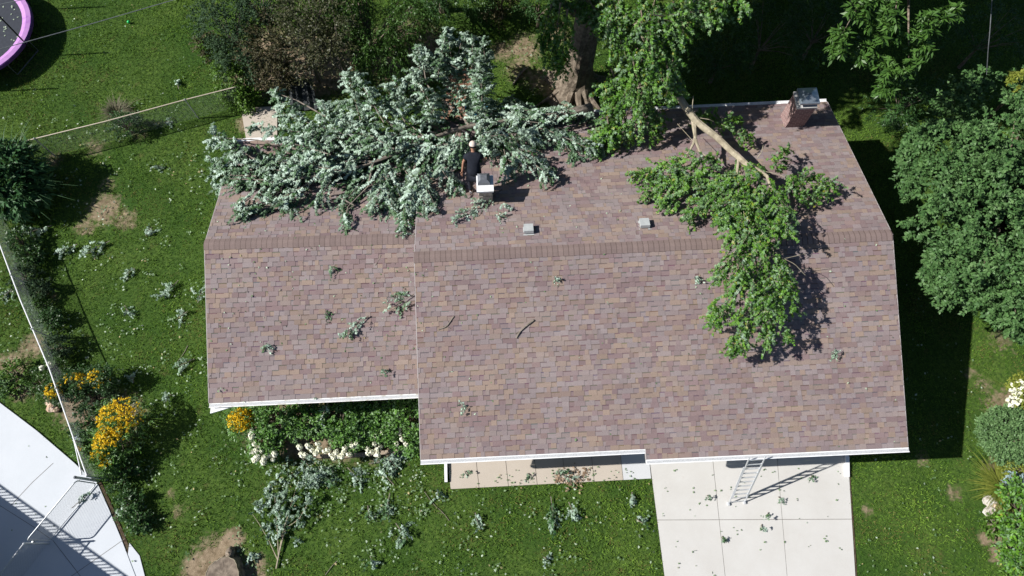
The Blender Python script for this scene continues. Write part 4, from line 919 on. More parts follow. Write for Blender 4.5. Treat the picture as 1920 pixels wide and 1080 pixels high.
    for i in range(8):
        f = lambda u, v: lerp(lerp(a, b, u), lerp(d, c, u), v)+V3(0, 0, .05*math.sin(u*20))
        m.quad(f(i/8, 0), f((i+1)/8, 0), f((i+1)/8, 1), f(i/8, 1))
    o = m.build('tarpaulin', MAT['tarp']); sm = o.modifiers.new('t', 'SOLIDIFY'); sm.thickness = .012
    tag(o, 'dark grey tarpaulin draped in the hollow under the thicket', 'tarpaulin')
    m = MB(); c = px(893, 203, .28)
    m.tube([c-V3(0, 0, .28), c-V3(0, 0, .24), c, c+V3(0, 0, .02)], [.30, .36, .42, .44], 16, False); m.tube([c-V3(0, 0, .24), c-V3(0, 0, .23)], [.3, .3], 16)
    tag(m.build('paddling_pool', MAT['blue_plastic']), 'bright blue plastic tub half hidden under the fallen leaves', 'tub')
build_background()

# ================================================================== fences and gate
def wires(mb_v, mb_f, segs, r):
    for p, q in segs:
        d = unit(q-p); a = unit(np.cross(d, V3(.3, .5, .8))); b = np.cross(d, a); n = len(mb_v)
        for e in (p, q):
            for k in range(3):
                t = 2*math.pi*k/3; mb_v.append(e+r*(math.cos(t)*a+math.sin(t)*b))
        for k in range(3): mb_f.append((n+k, n+(k+1) % 3, n+3+(k+1) % 3, n+3+k))
def chain_mesh(name, A, B, h0, h1, mat, parent, step=.075, r=.0022):
    ln = np.linalg.norm((B-A)[:2]); d = (B-A)/ln; H = h1-h0; Vv, F = [], []; segs = []
    s = -H
    while s < ln:
        for sg in (1, -1):
            a0, a1 = (s, s+H) if sg > 0 else (s+H, s)
            p = [a0, h0]; q = [a1, h1]
            lo, hi = 0, ln
            def clip(pt, other):
                if pt[0] < lo: t = (lo-pt[0])/(other[0]-pt[0]); return [lo, pt[1]+(other[1]-pt[1])*t]
                if pt[0] > hi: t = (hi-pt[0])/(other[0]-pt[0]); return [hi, pt[1]+(other[1]-pt[1])*t]
                return pt
            if max(a0, a1) <= lo or min(a0, a1) >= hi: continue
            p2, q2 = clip(p, q), clip(q, p)
            segs.append((A+d*p2[0]+V3(0, 0, p2[1]), A+d*q2[0]+V3(0, 0, q2[1])))
        s += step
    wires(Vv, F, segs, r)
    me = np_mesh(name, np.array(Vv), np.array(F)); return link(name, me, MAT[mat], parent)
def chain_fence(label, tops, h, posts, rail_mat, group='chain link fences'):
    P = [px(x, y, h) for x, y in tops]; z = V3(0, 0, h)
    root = empty('chain_link_fence', P[0]-z, label, 'fence', group)
    mb = MB()
    for a, b in zip(P[:-1], P[1:]): mb.tube([a, b], .021, 8)
    mb.build('top_rail', MAT[rail_mat], root)
    for a, b in zip(P[:-1], P[1:]): chain_mesh('wire_mesh', a-z, b-z, .03, h-.01, 'wire', root)
    for x, y in posts:
        q = px(x, y, h); m = MB(); m.tube([q-z-V3(0, 0, .1), q+V3(0, 0, .03)], .026, 8); m.tube([q+V3(0, 0, .0), q+V3(0, 0, .06)], [.036, .012], 8); m.build('post', MAT['steel'], root)
chain_fence('chain link fence with tan top rail crossing the upper left lawn', [(-60, 290), (45, 265), (200, 227), (347, 187), (442, 163)], 1.15, [(65, 260), (347, 187), (-55, 289)], 'tan_rail')
chain_fence('chain link fence with pale rail running down the left side past the flower bed', [(-60, 320), (0, 460), (38, 562), (92, 690), (163, 893)], 1.15, [(21, 516), (60, 617), (105, 728), (163, 893)], 'white_metal')
chain_fence('short return of chain link fence beside the grey panel', [(139, 826), (153, 890)], 1.1, [(139, 826)], 'steel')
def build_gate():
    h = 1.15; a, b = px(143, 901, h), px(50, 1013, h); z = V3(0, 0, h)
    root = empty('gate', a-z, 'open chain link gate with rounded steel frame on the pale driveway', 'gate')
    m = MB(); d = unit(b-a); c = .09; lo = V3(0, 0, h-.08)
    loop = [a+d*c, b-d*c, b-d*c*.3-V3(0, 0, c*.3), b-V3(0, 0, c), b-lo+V3(0, 0, c), b-lo-d*c*.3+V3(0, 0, c*.3), b-lo-d*c, a-lo+d*c, a-lo+d*c*.3+V3(0, 0, c*.3), a-lo+V3(0, 0, c), a-V3(0, 0, c), a+d*c*.3-V3(0, 0, c*.3), a+d*c]
    m.tube(loop, .020, 8, False); m.build('frame', MAT['steel'], root, True)
    chain_mesh('wire_mesh', a-z+d*.02, b-z-d*.02, .09, h-.02, 'wire', root)
    m = MB(); q = b-V3(0, 0, .35); m.tube([q, q+d*.12], .018, 6); m.box(q+d*.05, d*.03, V3(0, 0, .05), np.cross(d, V3(0, 0, 1))*.02); m.build('latch', MAT['steel'], root)
    p = px(141, 895, 1.28); root2 = empty('gate_post', p*V3(1, 1, 0), 'thick dark steel gate post at the corner of the pale driveway', 'post')
    m = MB(); m.tube([p*V3(1, 1, 0)-V3(0, 0, .1), p], .042, 10); m.build('pole', MAT['steel'], root2)
    m = MB(); m.tube([p, p+V3(0, 0, .03), p+V3(0, 0, .06)], [.046, .044, .015], 10); m.build('post_cap', MAT['dark_metal'], root2)
    for t in (.25, .85):
        q = p*V3(1, 1, 0)+V3(0, 0, 1.2*t); m = MB(); m.box(lerp(q, a*V3(1, 1, 0)+V3(0, 0, q[2]), .5), unit((a-p)*V3(1, 1, 0))*.045, V3(0, 0, .015), V3(.012, .012, 0)); m.build('hinge', MAT['steel'], root2)
    p = px(45, 1019, 1.2); root3 = empty('gate_post', p*V3(1, 1, 0), 'far gate post in the shadow at the lower left edge', 'post')
    m = MB(); m.tube([p*V3(1, 1, 0)-V3(0, 0, .1), p], .030, 8); m.build('pole', MAT['steel'], root3)
    m = MB(); m.tube([p, p+V3(0, 0, .05)], [.034, .012], 8); m.build('post_cap', MAT['white_metal'], root3)
build_gate()
chain_fence('chain link fence in shadow beyond the gate at the lower left corner', [(44, 1020), (-40, 1128)], 1.15, [(-38, 1126)], 'steel')
def build_neighbour_deck():
    z = 3.2; sh = lambda p: np.asarray(p)-SUN*(z/-SUN[2])
    e0, e1 = px(-140, 826, 0), px(330, 1165, 0); d = unit(e1-e0); nrm = np.array([-d[1], d[0], 0]); nrm = nrm if np.dot(nrm, V3(-1, -1, 0)) > 0 else -nrm
    a, b = sh(e0), sh(e1)
    root = empty('neighbouring_house', (a+b)/2*V3(1, 1, 0)+nrm*2, 'neighbouring house with a railed deck beyond the left edge', 'house')
    m = MB(); q = [a, b, b+nrm*7, a+nrm*7]; m.prism([(v[0], v[1]) for v in q], z-.25, z); m.build('deck', MAT['timber'], root)
    q = [a+nrm*.2, b+nrm*.2, b+nrm*7, a+nrm*7]; m = MB(); m.prism([(v[0], v[1]) for v in q], -.1, z-.252); m.build('wall', MAT['siding'], root)
    ln = np.linalg.norm(b-a); o = nrm*.36
    m = MB(); m.tube([a+o+V3(0, 0, .92), b+o+V3(0, 0, .92)], .035, 6); m.tube([a+o+V3(0, 0, .1), b+o+V3(0, 0, .1)], .025, 6)
    s = 0
    while s < ln: m.tube([a+o+d*s, a+o+d*s+V3(0, 0, .9)], .02, 5); s += .165
    m.build('railing', MAT['white_metal'], root)
build_neighbour_deck()

# ================================================================== garden things
def build_trampoline():
    zt = .80; p = [px(x, y, zt)[:2] for x, y in ((50, 0), (58, 40), (40, 85), (0, 125))]
    A = np.array([[2*x, 2*y, 1] for x, y in p]); bb = np.array([x*x+y*y for x, y in p]); s = np.linalg.lstsq(A, bb, rcond=None)[0]
    cx, cy = s[0], s[1]; R = math.sqrt(s[2]+cx*cx+cy*cy)
    R0 = R; R = min(max(R, 1.6), 2.3)
    q = px(52, 62, zt); k = unit(V3(cx, cy, zt)-q); c = q+k*R; c[2] = 0
    root = empty('trampoline', c, 'round trampoline with black bed and pink padded rim in the upper left corner', 'trampoline')
    n = 48; ring = lambda r, z, i: c+V3(r*math.cos(2*math.pi*i/n), r*math.sin(2*math.pi*i/n), z)
    m = MB(); m.add([ring(R-.26, zt-.03, i) for i in range(n)], [tuple(range(n))]); m.build('jumping_mat', MAT['mat_fabric'], root)
    m = MB(); m.add([ring(R-.32, zt-.01, i) for i in range(n)]+[ring(R-.16, zt+.03, i) for i in range(n)]+[ring(R, zt, i) for i in range(n)], [(j*n+i, j*n+(i+1) % n, (j+1)*n+(i+1) % n, (j+1)*n+i) for j in range(2) for i in range(n)]); m.build('spring_pad', MAT['pink_pad'], root)
    m = MB(); m.add([ring(R, zt, i) for i in range(n)]+[ring(R+.03, zt-.03, i) for i in range(n)]+[ring(R+.02, zt-.16, i) for i in range(n)], [(j*n+i, j*n+(i+1) % n, (j+1)*n+(i+1) % n, (j+1)*n+i) for j in range(2) for i in range(n)]); m.build('skirt', MAT['purple'], root)
    m = MB(); m.tube([ring(R-.05, zt-.1, i) for i in range(n+1)], .025, 6, False); m.build('frame', MAT['steel'], root)
    for i in range(4):
        a = i*math.pi/2-.45; f = lambda t, r, z: c+V3(r*math.cos(t), r*math.sin(t), z)
        m = MB(); m.tube([f(a-.28, R-.05, zt-.1), f(a-.28, R-.02, .03), f(a+.28, R-.02, .03), f(a+.28, R-.05, zt-.1)], .021, 6, False); m.build('leg', MAT['dark_metal'], root)
    for i in range(6):
        a = i*math.pi/3-.27; f = lambda r, z: c+V3(r*math.cos(a), r*math.sin(a), z)
        m = MB(); m.tube([f(R+.05, .3), f(R+.05, 2.45)], .022, 6); m.tube([f(R+.05, .9), f(R+.05, 2.4)], .03, 6); m.build('enclosure_pole', MAT['black'], root)
build_trampoline()
def sphere(mb, c, r, n=10, sq=(1, 1, 1), jit=0):
    vs, fs = [], []
    for i in range(n+1):
        t = math.pi*i/n
        for k in range(n*2):
            a = math.pi*k/n; j = 1+jit*(rnd.random()-.5); vs.append(np.asarray(c)+V3(sq[0]*r*math.sin(t)*math.cos(a), sq[1]*r*math.sin(t)*math.sin(a), sq[2]*r*math.cos(t))*j)
    for i in range(n):
        for k in range(n*2): fs.append((i*2*n+k, (i+1)*2*n+k, (i+1)*2*n+(k+1) % (2*n), i*2*n+(k+1) % (2*n)))
    mb.add(vs, fs); return mb
c = px(241, 41, .075); tag(sphere(MB(), c, .062, 12).build('ball', MAT['ball'], None, True), 'small bright green ball lying on the upper left lawn', 'ball')
def build_cables():
    for lb, pts in (('thin overhead cable crossing the upper left lawn from edge to edge', [(-160, 138, 5.6), (0, 92, 5.5), (160, 48, 5.45), (325, 0, 5.5), (520, -60, 5.7)]), ('short overhead cable crossing the trampoline corner', [(-120, 40, 5.6), (0, 8, 5.6), (40, 0, 5.6), (160, -30, 5.6)]),
                    ('overhead cable hanging in the dark upper right corner', [(1866, -60, 6.4), (1860, 0, 6.2), (1856, 60, 5.6), (1853, 90, 5.2), (1850, 140, 4.4)])):
        m = MB(); P = [px(*q) for q in pts]; m.tube(spline(P, 14), .012, 5); tag(m.build('overhead_cable', MAT['cable']), lb, 'cable', 'overhead cables')
build_cables()
def build_stump():
    out = [(385, 1079), (392, 1062), (404, 1052), (414, 1046), (426, 1043), (437, 1047), (444, 1058), (448, 1072), (449, 1088), (447, 1104), (438, 1122), (415, 1130), (392, 1120), (380, 1100)]
    z = .34; P = [px(x, y, z) for x, y in out]; c = sum(P)/len(P)
    root = empty('tree_stump', c*V3(1, 1, 0), 'wide weathered tree stump in a patch of bare soil at the bottom edge', 'stump')
    # refine the outline
    Q = []
    for i in range(len(P)):
        for t in (0, .33, .66): Q.append(lerp(P[i], P[(i+1) % len(P)], t)+V3(rnd.uniform(-.015, .015), rnd.uniform(-.015, .015), 0))
    n = len(Q); rings = [(1.16, -.03), (1.10, .08), (1.02, .22), (1.0, z-.01)]; vs = []; fs = []
    for s, h in rings: vs += [V3(c[0]+(q[0]-c[0])*s*(1+.03*math.sin(i*2.1)*(1 if s > 1 else 0)), c[1]+(q[1]-c[1])*s, h) for i, q in enumerate(Q)]
    for r in range(3):
        for i in range(n): fs.append((r*n+i, r*n+(i+1) % n, (r+1)*n+(i+1) % n, (r+1)*n+i))
    MB().add(vs, fs).build('bark', MAT['bark'], root)
    m = MB(); m.add([V3(c[0]+(q[0]-c[0])*s, c[1]+(q[1]-c[1])*s, z+dz+rnd.uniform(-.004, .004)) for s, dz in ((.965, .005), (.6, -.004), (.25, .0)) for q in Q]+[c+V3(0, 0, -.01)],
          [(r*n+i, r*n+(i+1) % n, (r+1)*n+(i+1) % n, (r+1)*n+i) for r in range(2) for i in range(n)]+[(2*n+i, 2*n+(i+1) % n, 3*n) for i in range(n)]); m.build('sawn_face', MAT['cut_wood'], root)
    m = MB(); sphere(m, px(432, 1037, .12), .16, 8, (.9, 1.2, 1.0), .25); m.build('root_knob', MAT['bark'], root, True)
    m = MB()
    for a in range(26):
        s = out[a % len(out)]
    m.tube([q*V3(1, 1, 0)+V3(0, 0, z+.004) for q in [c+(q-c)*.985 for q in Q]]+[(c+(Q[0]-c)*.985)*V3(1, 1, 0)+V3(0, 0, z+.004)], .012, 5, False); m.build('rim', MAT['pale_bark'], root)
build_stump()

def blades(name, label, cat, mat, c, r, h, n, wid=1.0, lean=.6, group=None):
    root = empty(name, np.asarray(c)*V3(1, 1, 0), label, cat, group)
    a = rng.uniform(0, 2*np.pi, n); q = rng.random(n)**.5
    B = np.asarray(c)*V3(1, 1, 0)+np.stack([np.cos(a)*q*r*.45, np.sin(a)*q*r*.45, np.zeros(n)], 1)
    Vv, F, vary = [], [], []
    segs = 5; L = h*rng.uniform(.65, 1.15, n); out = np.stack([np.cos(a), np.sin(a), np.zeros(n)], 1)+rng.normal(0, .55, (n, 3))*V3(1, 1, 0)
    side = unit(np.cross(out, V3(0, 0, 1.0)))
    for i in range(segs+1):
        t = i/segs; p = B+out*(r*lean*(q+.25)*t**1.6)[:, None]; p[:, 2] = L*(t-.42*t**2.6*np.clip(lean+q*.3, 0, 1))
        wv = (.016*wid*(1-t)**.7+.002); Vv.append(np.stack([p-side*wv, p+side*wv], 1))
    Vv = np.stack(Vv, 1)                                   # n, segs+1, 2, 3
    k = (segs+1)*2
    base = np.arange(n)[:, None, None]*k; ff_ = np.array([[2*i, 2*i+1, 2*i+3, 2*i+2] for i in range(segs)])[None]
    F = (base+ff_).reshape(-1, 4); v = np.repeat(np.stack([rng.random(n), np.zeros(n), rng.random(n)], 1), k, 0)
    link('blades', np_mesh('blades', Vv.reshape(-1, 3), F, v), MAT[mat], root)
    return root
def flowers(root, name, pts, r, mat, petals=26, stuff=False, ball=True):
    """flower heads as many small petals; pts Nx3"""
    pts = np.asarray(pts); n = len(pts)
    d = unit(rng.normal(0, 1, (n, petals, 3))); d[..., 2] = np.abs(d[..., 2]) if not ball else d[..., 2]
    P = pts[:, None]+d*r*rng.uniform(.6, 1, (n, petals, 1))*(1 if ball else V3(1, 1, .35))
    Nn = d+rng.normal(0, .3, d.shape); Dd = unit(np.cross(Nn, rng.normal(0, 1, d.shape)))
    P = P.reshape(-1, 3); v = np.stack([rng.random(len(P)), np.zeros(len(P)), rng.random(len(P))], 1)
    o = leaf_mesh(name, P, Dd.reshape(-1, 3), Nn.reshape(-1, 3), r*rng.uniform(.45, .75, len(P)), T_PETAL, MAT[mat], root, v)
    if stuff: o['kind'] = 'stuff'
    return o
def heads(root, spots, z, r, mat='cream_petal'):
    first = None
    for i, (x, y) in enumerate(spots):
        p = px(x, y, z+rnd.uniform(-.06, .08))
        if i < 5 or first is None: o = flowers(root, 'flower_head', [p], r*rnd.uniform(.8, 1.2), mat, 60); o['_c'] = 0; heads_src.append((o, p)); first = o; del o['_c']
        else:
            s, sp = heads_src[-1-rnd.randrange(min(5, len(heads_src)))]; o = s.copy(); COL.objects.link(o); o.parent = root; o.location = Vector(tuple(p-sp))+Vector(tuple(-np.array(root.location)))
heads_src = []
def build_garden():
    og = bush('ornamental_grass', 'big leafy clump of tall green reed grass at the left edge', 'grass clump', 'reed', [(px(14, 322, 1.1), (.95, .8, .85)), (px(30, 360, .8), (.8, .7, .6))], 60, 8, 8, .26, T_LONG, .35, base=tuple(px(34, 352, 0)), shell=.5, low=-.3, splay=.6, droop=.3, crad=.25)
    og2 = blades('x', None, None, 'reed', px(34, 352, 0), 1.1, 1.9, 900, .7, .75); ch = og2.children[0]; w0 = ch.matrix_world.copy(); ch.parent = og; ch.location = -og.location; bpy.data.objects.remove(og2)
    bush('small_shrub', 'small dark shrub growing through the tan railed fence', 'shrub', 'shade_leaf', [(px(236, 236, .4), (.62, .42, .5))], 40, 8, 8, .06, T_KITE, .2, shell=.5, low=-.2)
    blades('dry_grass_tuft', 'dry pale grass tuft behind the small dark shrub at the fence', 'grass clump', 'dry_blade', px(222, 214, 0), .42, .5, 420, .6, .7)
    blades('spiky_plant', 'yellow green spiky leaved plant beside the pale rocks on the right', 'plant', 'yellow_blade', px(1874, 914, 0), .50, .40, 900, .7, .95)
    # bed along the wing
    hz = [('hydrangea', 'green hydrangea with white flower heads at the left end of the bed', (545, 800), [(.95, .75), (0, 0)], [(472, 818), (478, 832), (481, 845), (470, 824), (474, 848), (482, 858), (490, 846), (478, 862), (487, 838), (496, 858), (512, 862), (515, 851), (505, 853), (473, 808), (469, 812), (494, 866), (562, 838), (572, 853), (566, 852), (585, 842), (578, 836)], [((520, 790), (.75, .68, .55)), ((575, 790), (.6, .6, .5)), ((500, 835), (.45, .45, .35))]),
          ('hydrangea', 'green hydrangea with many white heads in the middle of the bed', (650, 800), [], [(597, 832), (598, 843), (583, 785), (605, 783), (592, 850), (610, 846), (622, 852), (630, 848), (634, 855), (644, 850), (626, 858), (647, 840), (660, 836), (668, 832), (669, 817), (641, 856), (655, 852), (616, 843)], [((640, 785), (.75, .62, .55)), ((690, 788), (.6, .6, .5)), ((660, 815), (.6, .45, .4))]),
          ('hydrangea', 'green hydrangea under the main roof edge with white heads', (760, 800), [], [(705, 817), (717, 811), (727, 798), (689, 842), (697, 847), (707, 843), (702, 832), (713, 838), (745, 812), (750, 816), (741, 806), (754, 824), (743, 832), (761, 833), (690, 850), (708, 852), (748, 806)], [((757, 790), (.7, .75, .6)), ((722, 790), (.5, .55, .45)), ((765, 825), (.45, .4, .35))])]
    for nm, lb, c, _, fl, bl in hz:
        root = bush(nm, lb, 'shrub', 'shrub_leaf', [(px(x, y, .55*r3[2]/.5+rnd.uniform(-.1, .1)), r3) for (x, y), r3 in bl], 40, 9, 8, .088, T_KITE, .22, base=tuple(px(c[0], c[1], 0)), shell=.5, low=-.1, crad=.28, silver=.04, group='hydrangeas in the front bed')
        heads(root, fl, .70, .085)
    m = MB()
    for (x0, y0), (x1, y1) in zip([(588, 856), (640, 856), (690, 852), (740, 847)], [(639, 856), (689, 852), (739, 847), (784, 842)]):
        p, q = px(x0, y0, .06), px(x1, y1, .06); d = unit(q-p); s = np.array([-d[1], d[0], 0]); m.box((p+q)/2, (q-p)/2, s*.06, V3(0, 0, .08))
    tag(m.build('timber_edging', MAT['timber']), 'low timber edging along the front of the flower bed', 'edging')
    def susans(lb, blobs, nfl, size=.09, green='shrub_leaf', spots=None):
        bl = [(px(x, y, z), (r, r*.9, z*.75)) for x, y, z, r in blobs]
        root = bush('coneflower_clump', lb, 'flowers', green, bl, 36, 7, 9, .085, T_LONG, .25, base=tuple(px(blobs[0][0], blobs[0][1], 0)), shell=.5, low=-.1, crad=.26, group='yellow flowers')
        pts = []
        for (c, r), k in zip(bl, nfl):
            d = unit(rng.normal(0, 1, (k, 3))); d[:, 2] = np.abs(d[:, 2])*1.1+.1; f = rng.random((k, 1))**.35
            cl = unit(rng.normal(0, 1, (max(3, k//7), 3))); cl[:, 2] = np.abs(cl[:, 2])+.3; cl = unit(cl); w_ = cl[rng.integers(0, len(cl), k)]
            d = unit(d*.55+w_*.8)
            pts.append(c+d*np.asarray(r)*1.08)
        flowers(root, 'blossoms', np.concatenate(pts), .05, 'yellow_petal', 9, True, False)
    susans('large clump of yellow coneflowers in the left bed', [(232, 785, .75, .72), (215, 830, .7, .55), (195, 855, .55, .30), (205, 872, .5, .28)], [260, 170, 40, 36])
    susans('small clump of deep yellow flowers at the corner of the wing', [(456, 790, .62, .42)], [330])
    susans('loose clump of yellow flowers climbing around the fence rail', [(112, 735, .6, .32), (150, 718, .6, .45), (190, 712, .6, .35)], [70, 40, 36], green='shade_leaf')
    susans('few yellow flowers beside the grey panel', [(160, 845, .45, .16)], [34])
    bs = [('garden_plant', 'bright green rounded plant at the left edge of the side bed', 'bright_leaf', 32, 705, .4, .42), ('garden_plant', 'green feathery plant left of the fence rail', 'green_tree', 78, 722, .4, .42), ('garden_plant', 'dull green plant behind the yellow coneflowers', 'lilac', 175, 745, .5, .5), ('garden_plant', 'dark leafy plant between coneflowers and fence', 'shade_leaf', 165, 790, .5, .45),
          ('garden_plant', 'pale sage plant in front of the coneflowers', 'blue_tree', 178, 820, .4, .3), ('garden_plant', 'dark creeping plant below the coneflowers', 'shade_leaf', 225, 880, .3, .55), ('garden_plant', 'leafy weeds along the left fence', 'green_tree', 70, 575, .25, .32), ('garden_plant', 'grey green weeds on the fence line', 'lilac', 45, 520, .35, .4), ('garden_plant', 'low green weeds near the lower fence bend', 'green_tree', 105, 690, .35, .35), ('garden_plant', 'blue green seedlings at the left edge below the bed', 'blue_tree', 12, 720, .3, .3), ('garden_plant', 'dark weeds added as fence shadow below the grass clump', 'shade_leaf', 58, 480, .35, .32), ('garden_plant', 'dark vines added as shadow beside the straight left fence', 'lilac', 78, 545, .35, .26), ('garden_plant', 'tangled dark vines added as shadow halfway along the left fence', 'shade_leaf', 94, 600, .35, .26), ('garden_plant', 'dark vines added as fence shadow above the white roses', 'lilac', 112, 650, .4, .32), ('garden_plant', 'dark weeds added as fence shadow beside the tall arching grass', 'shade_leaf', 40, 455, .4, .4),  # last dark weeds and vines added to stand for the fence's shadow band
          ('garden_plant', 'low broken weeds on the lawn right of the gate', 'shade_leaf', 240, 945, .25, .4), ('garden_plant', 'small leafy weeds along the edge of the pale driveway', 'shade_leaf', 262, 975, .22, .3)]
    for nm, lb, mt, x, y, z, r in bs:
        bush(nm, lb, 'plant', mt, [(px(x, y, z*.8), (r, r*1.15, z*.9))], 26, 6, 9, .075, T_KITE if mt != 'green_tree' else T_LONG, .22, shell=.45, low=-.2, crad=.3, group='plants in the side bed')
    for i, (lb, x, y, r) in enumerate((('pinkish garden rock at the top of the rock group by the fence', 92, 754, .11), ('larger pinkish rock left of the fence rail', 96, 765, .14), ('round pinkish rock lowest in the fence rock group', 105, 768, .10), ('small tan rock nearest the fence rail', 88, 745, .09))):
        tag(sphere(MB(), px(x, y, r*.5), r, 7, (1.1, 1, .75), .3).build('garden_rock', MAT['pink_rock'], None, False), lb, 'rock', 'rocks by the fence')
    for i, (lb, x, y) in enumerate((('white rose bloom touching the fence rail', 92, 683), ('pale pink bloom left of the fence rail', 79, 690))):
        root = bush('rose_plant', lb, 'flower', 'shade_leaf', [(px(x, y+6, .35), (.2, .2, .25))], 8, 5, 7, .06, T_KITE, .15, group='rose blooms'); heads(root, [(x, y), (x+3, y+3)] if i == 0 else [(x, y)], .6, .075)
    p = G([(135, 820), (158, 806), (163, 826), (150, 838), (143, 834)], .25)
    root = empty('grey_panel', sum(p)/len(p)*V3(1, 1, 0), 'flat grey panel lying on low legs beside the left fence', 'panel')
    m = MB(); m.prism([(v[0], v[1]) for v in p], .25, .28); m.build('top', MAT['grey_panel'], root)
    for v in p[:4]: m = MB(); q = lerp(v, sum(p)/len(p), .15); m.tube([q*V3(1, 1, 0), q*V3(1, 1, 0)+V3(0, 0, .25)], .015, 6); m.build('leg', MAT['steel'], root)
    # right border
    root = bush('hydrangea', 'lime green hydrangea with cream heads at the right edge', 'shrub', 'lime_leaf', [(px(1918, 742, .5), (.42, .5, .45))], 46, 8, 8, .08, T_KITE, .2, shell=.55, low=-.1)
    heads(root, [(1899, 722), (1908, 718), (1914, 716), (1905, 730), (1902, 737), (1897, 745), (1890, 750), (1900, 754), (1906, 757), (1912, 750), (1907, 744), (1916, 728), (1913, 738), (1897, 732), (1918, 722), (1895, 760)], .65, .075)
    bush('round_shrub', 'wide clipped light green shrub on the right edge', 'shrub', 'box_leaf', [(px(1896, 818, .35), (.92, .85, .6))], 420, 8, 8, .06, T_KITE, .14, shell=.82, low=-.15, crad=.15, every=40)
    bush('round_shrub', 'small yellow green shrub below the clipped shrub', 'shrub', 'lime_leaf', [(px(1908, 880, .25), (.48, .36, .35))], 40, 7, 8, .06, T_KITE, .15, shell=.6, low=-.1)
    bush('leafy_shrub', 'dark glossy leaved shrub in the lower right corner', 'shrub', 'maple_leaf', [(px(1918, 965, .5), (.66, .95, .6)), (px(1912, 1040, .45), (.45, .6, .5))], 80, 8, 8, .11, T_KITE, .2, shell=.65, low=-.1, crad=.2)
    bush('silver_plant', 'pale blue grey leaved plant above the dark glossy shrub', 'plant', 'blue_plant', [(px(1908, 908, .4), (.35, .25, .25))], 26, 6, 8, .08, T_KITE, .16, shell=.5)
    bush('garden_plant', 'small yellow green plants below the pale rocks', 'plant', 'bright_leaf', [(px(1862, 985, .15), (.3, .35, .2))], 18, 6, 8, .07, T_KITE, .16, shell=.4)
    bush('garden_plant', 'yellow green plant at the bottom right edge', 'plant', 'bright_leaf', [(px(1905, 1072, .2), (.4, .3, .3))], 18, 6, 8, .07, T_KITE, .16, shell=.4)
    for lb, x, y, r in (('flat pale rock under the spiky plant', 1856, 938, .20), ('pale angular rock at the bottom of the right rock group', 1857, 960, .20), ('brownish rock between the two pale rocks', 1866, 948, .17), ('dark edged pale rock beside the glossy shrub', 1864, 972, .13)):
        tag(sphere(MB(), px(x, y, r*.4), r, 6, (1.1, .95, .6), .35).build('garden_rock', MAT['rock' if 'brown' not in lb else 'pink_rock'], None, False), lb, 'rock', 'pale rocks in the right border')
build_garden()

# ================================================================== broken sprigs, sticks and loose leaves
SPRIGS = []
def sprig(label, x0, y0, x1, y1, wpx, mat='silver_leaf', silver=.6, h=.07, dens=1.5, name='leafy_branch', group='broken branches on the lawn', stem=None, leaf=.085, tl=.26, n=13):
    A, B = onto(x0, y0, h), onto(x1, y1, h*.8); SPRIGS.append((A+B)/2)
    root = empty(name, A-V3(0, 0, h), label, 'branch', group)
    tw = fronds_to_twigs([(A, B, wpx/60)], dens, tl); mb = MB()
    S = onto(*stem, .03) if stem is not None else A+(A-B)*.15
    mb.tube(spline([S, A, lerp(A, B, .5)+V3(0, 0, .05), B], 8), list(np.linspace(.016, .005, 8)), 5)
    twig_wood(mb, tw, .004, 2); mb.build('stem', MAT['grey_bark'], root)
    P, Dl, Nn, sz, idx = twig_leaves(*tw, n, leaf*.85, .25, .8, .6)
    sp = support(P); P[:, 2] = np.maximum(P[:, 2], sp+.02)
    leaf_mesh('leaves', P, Dl, Nn, sz, T_MAPLE, MAT[mat], root, vary_for(idx, silver, .25))
    return root
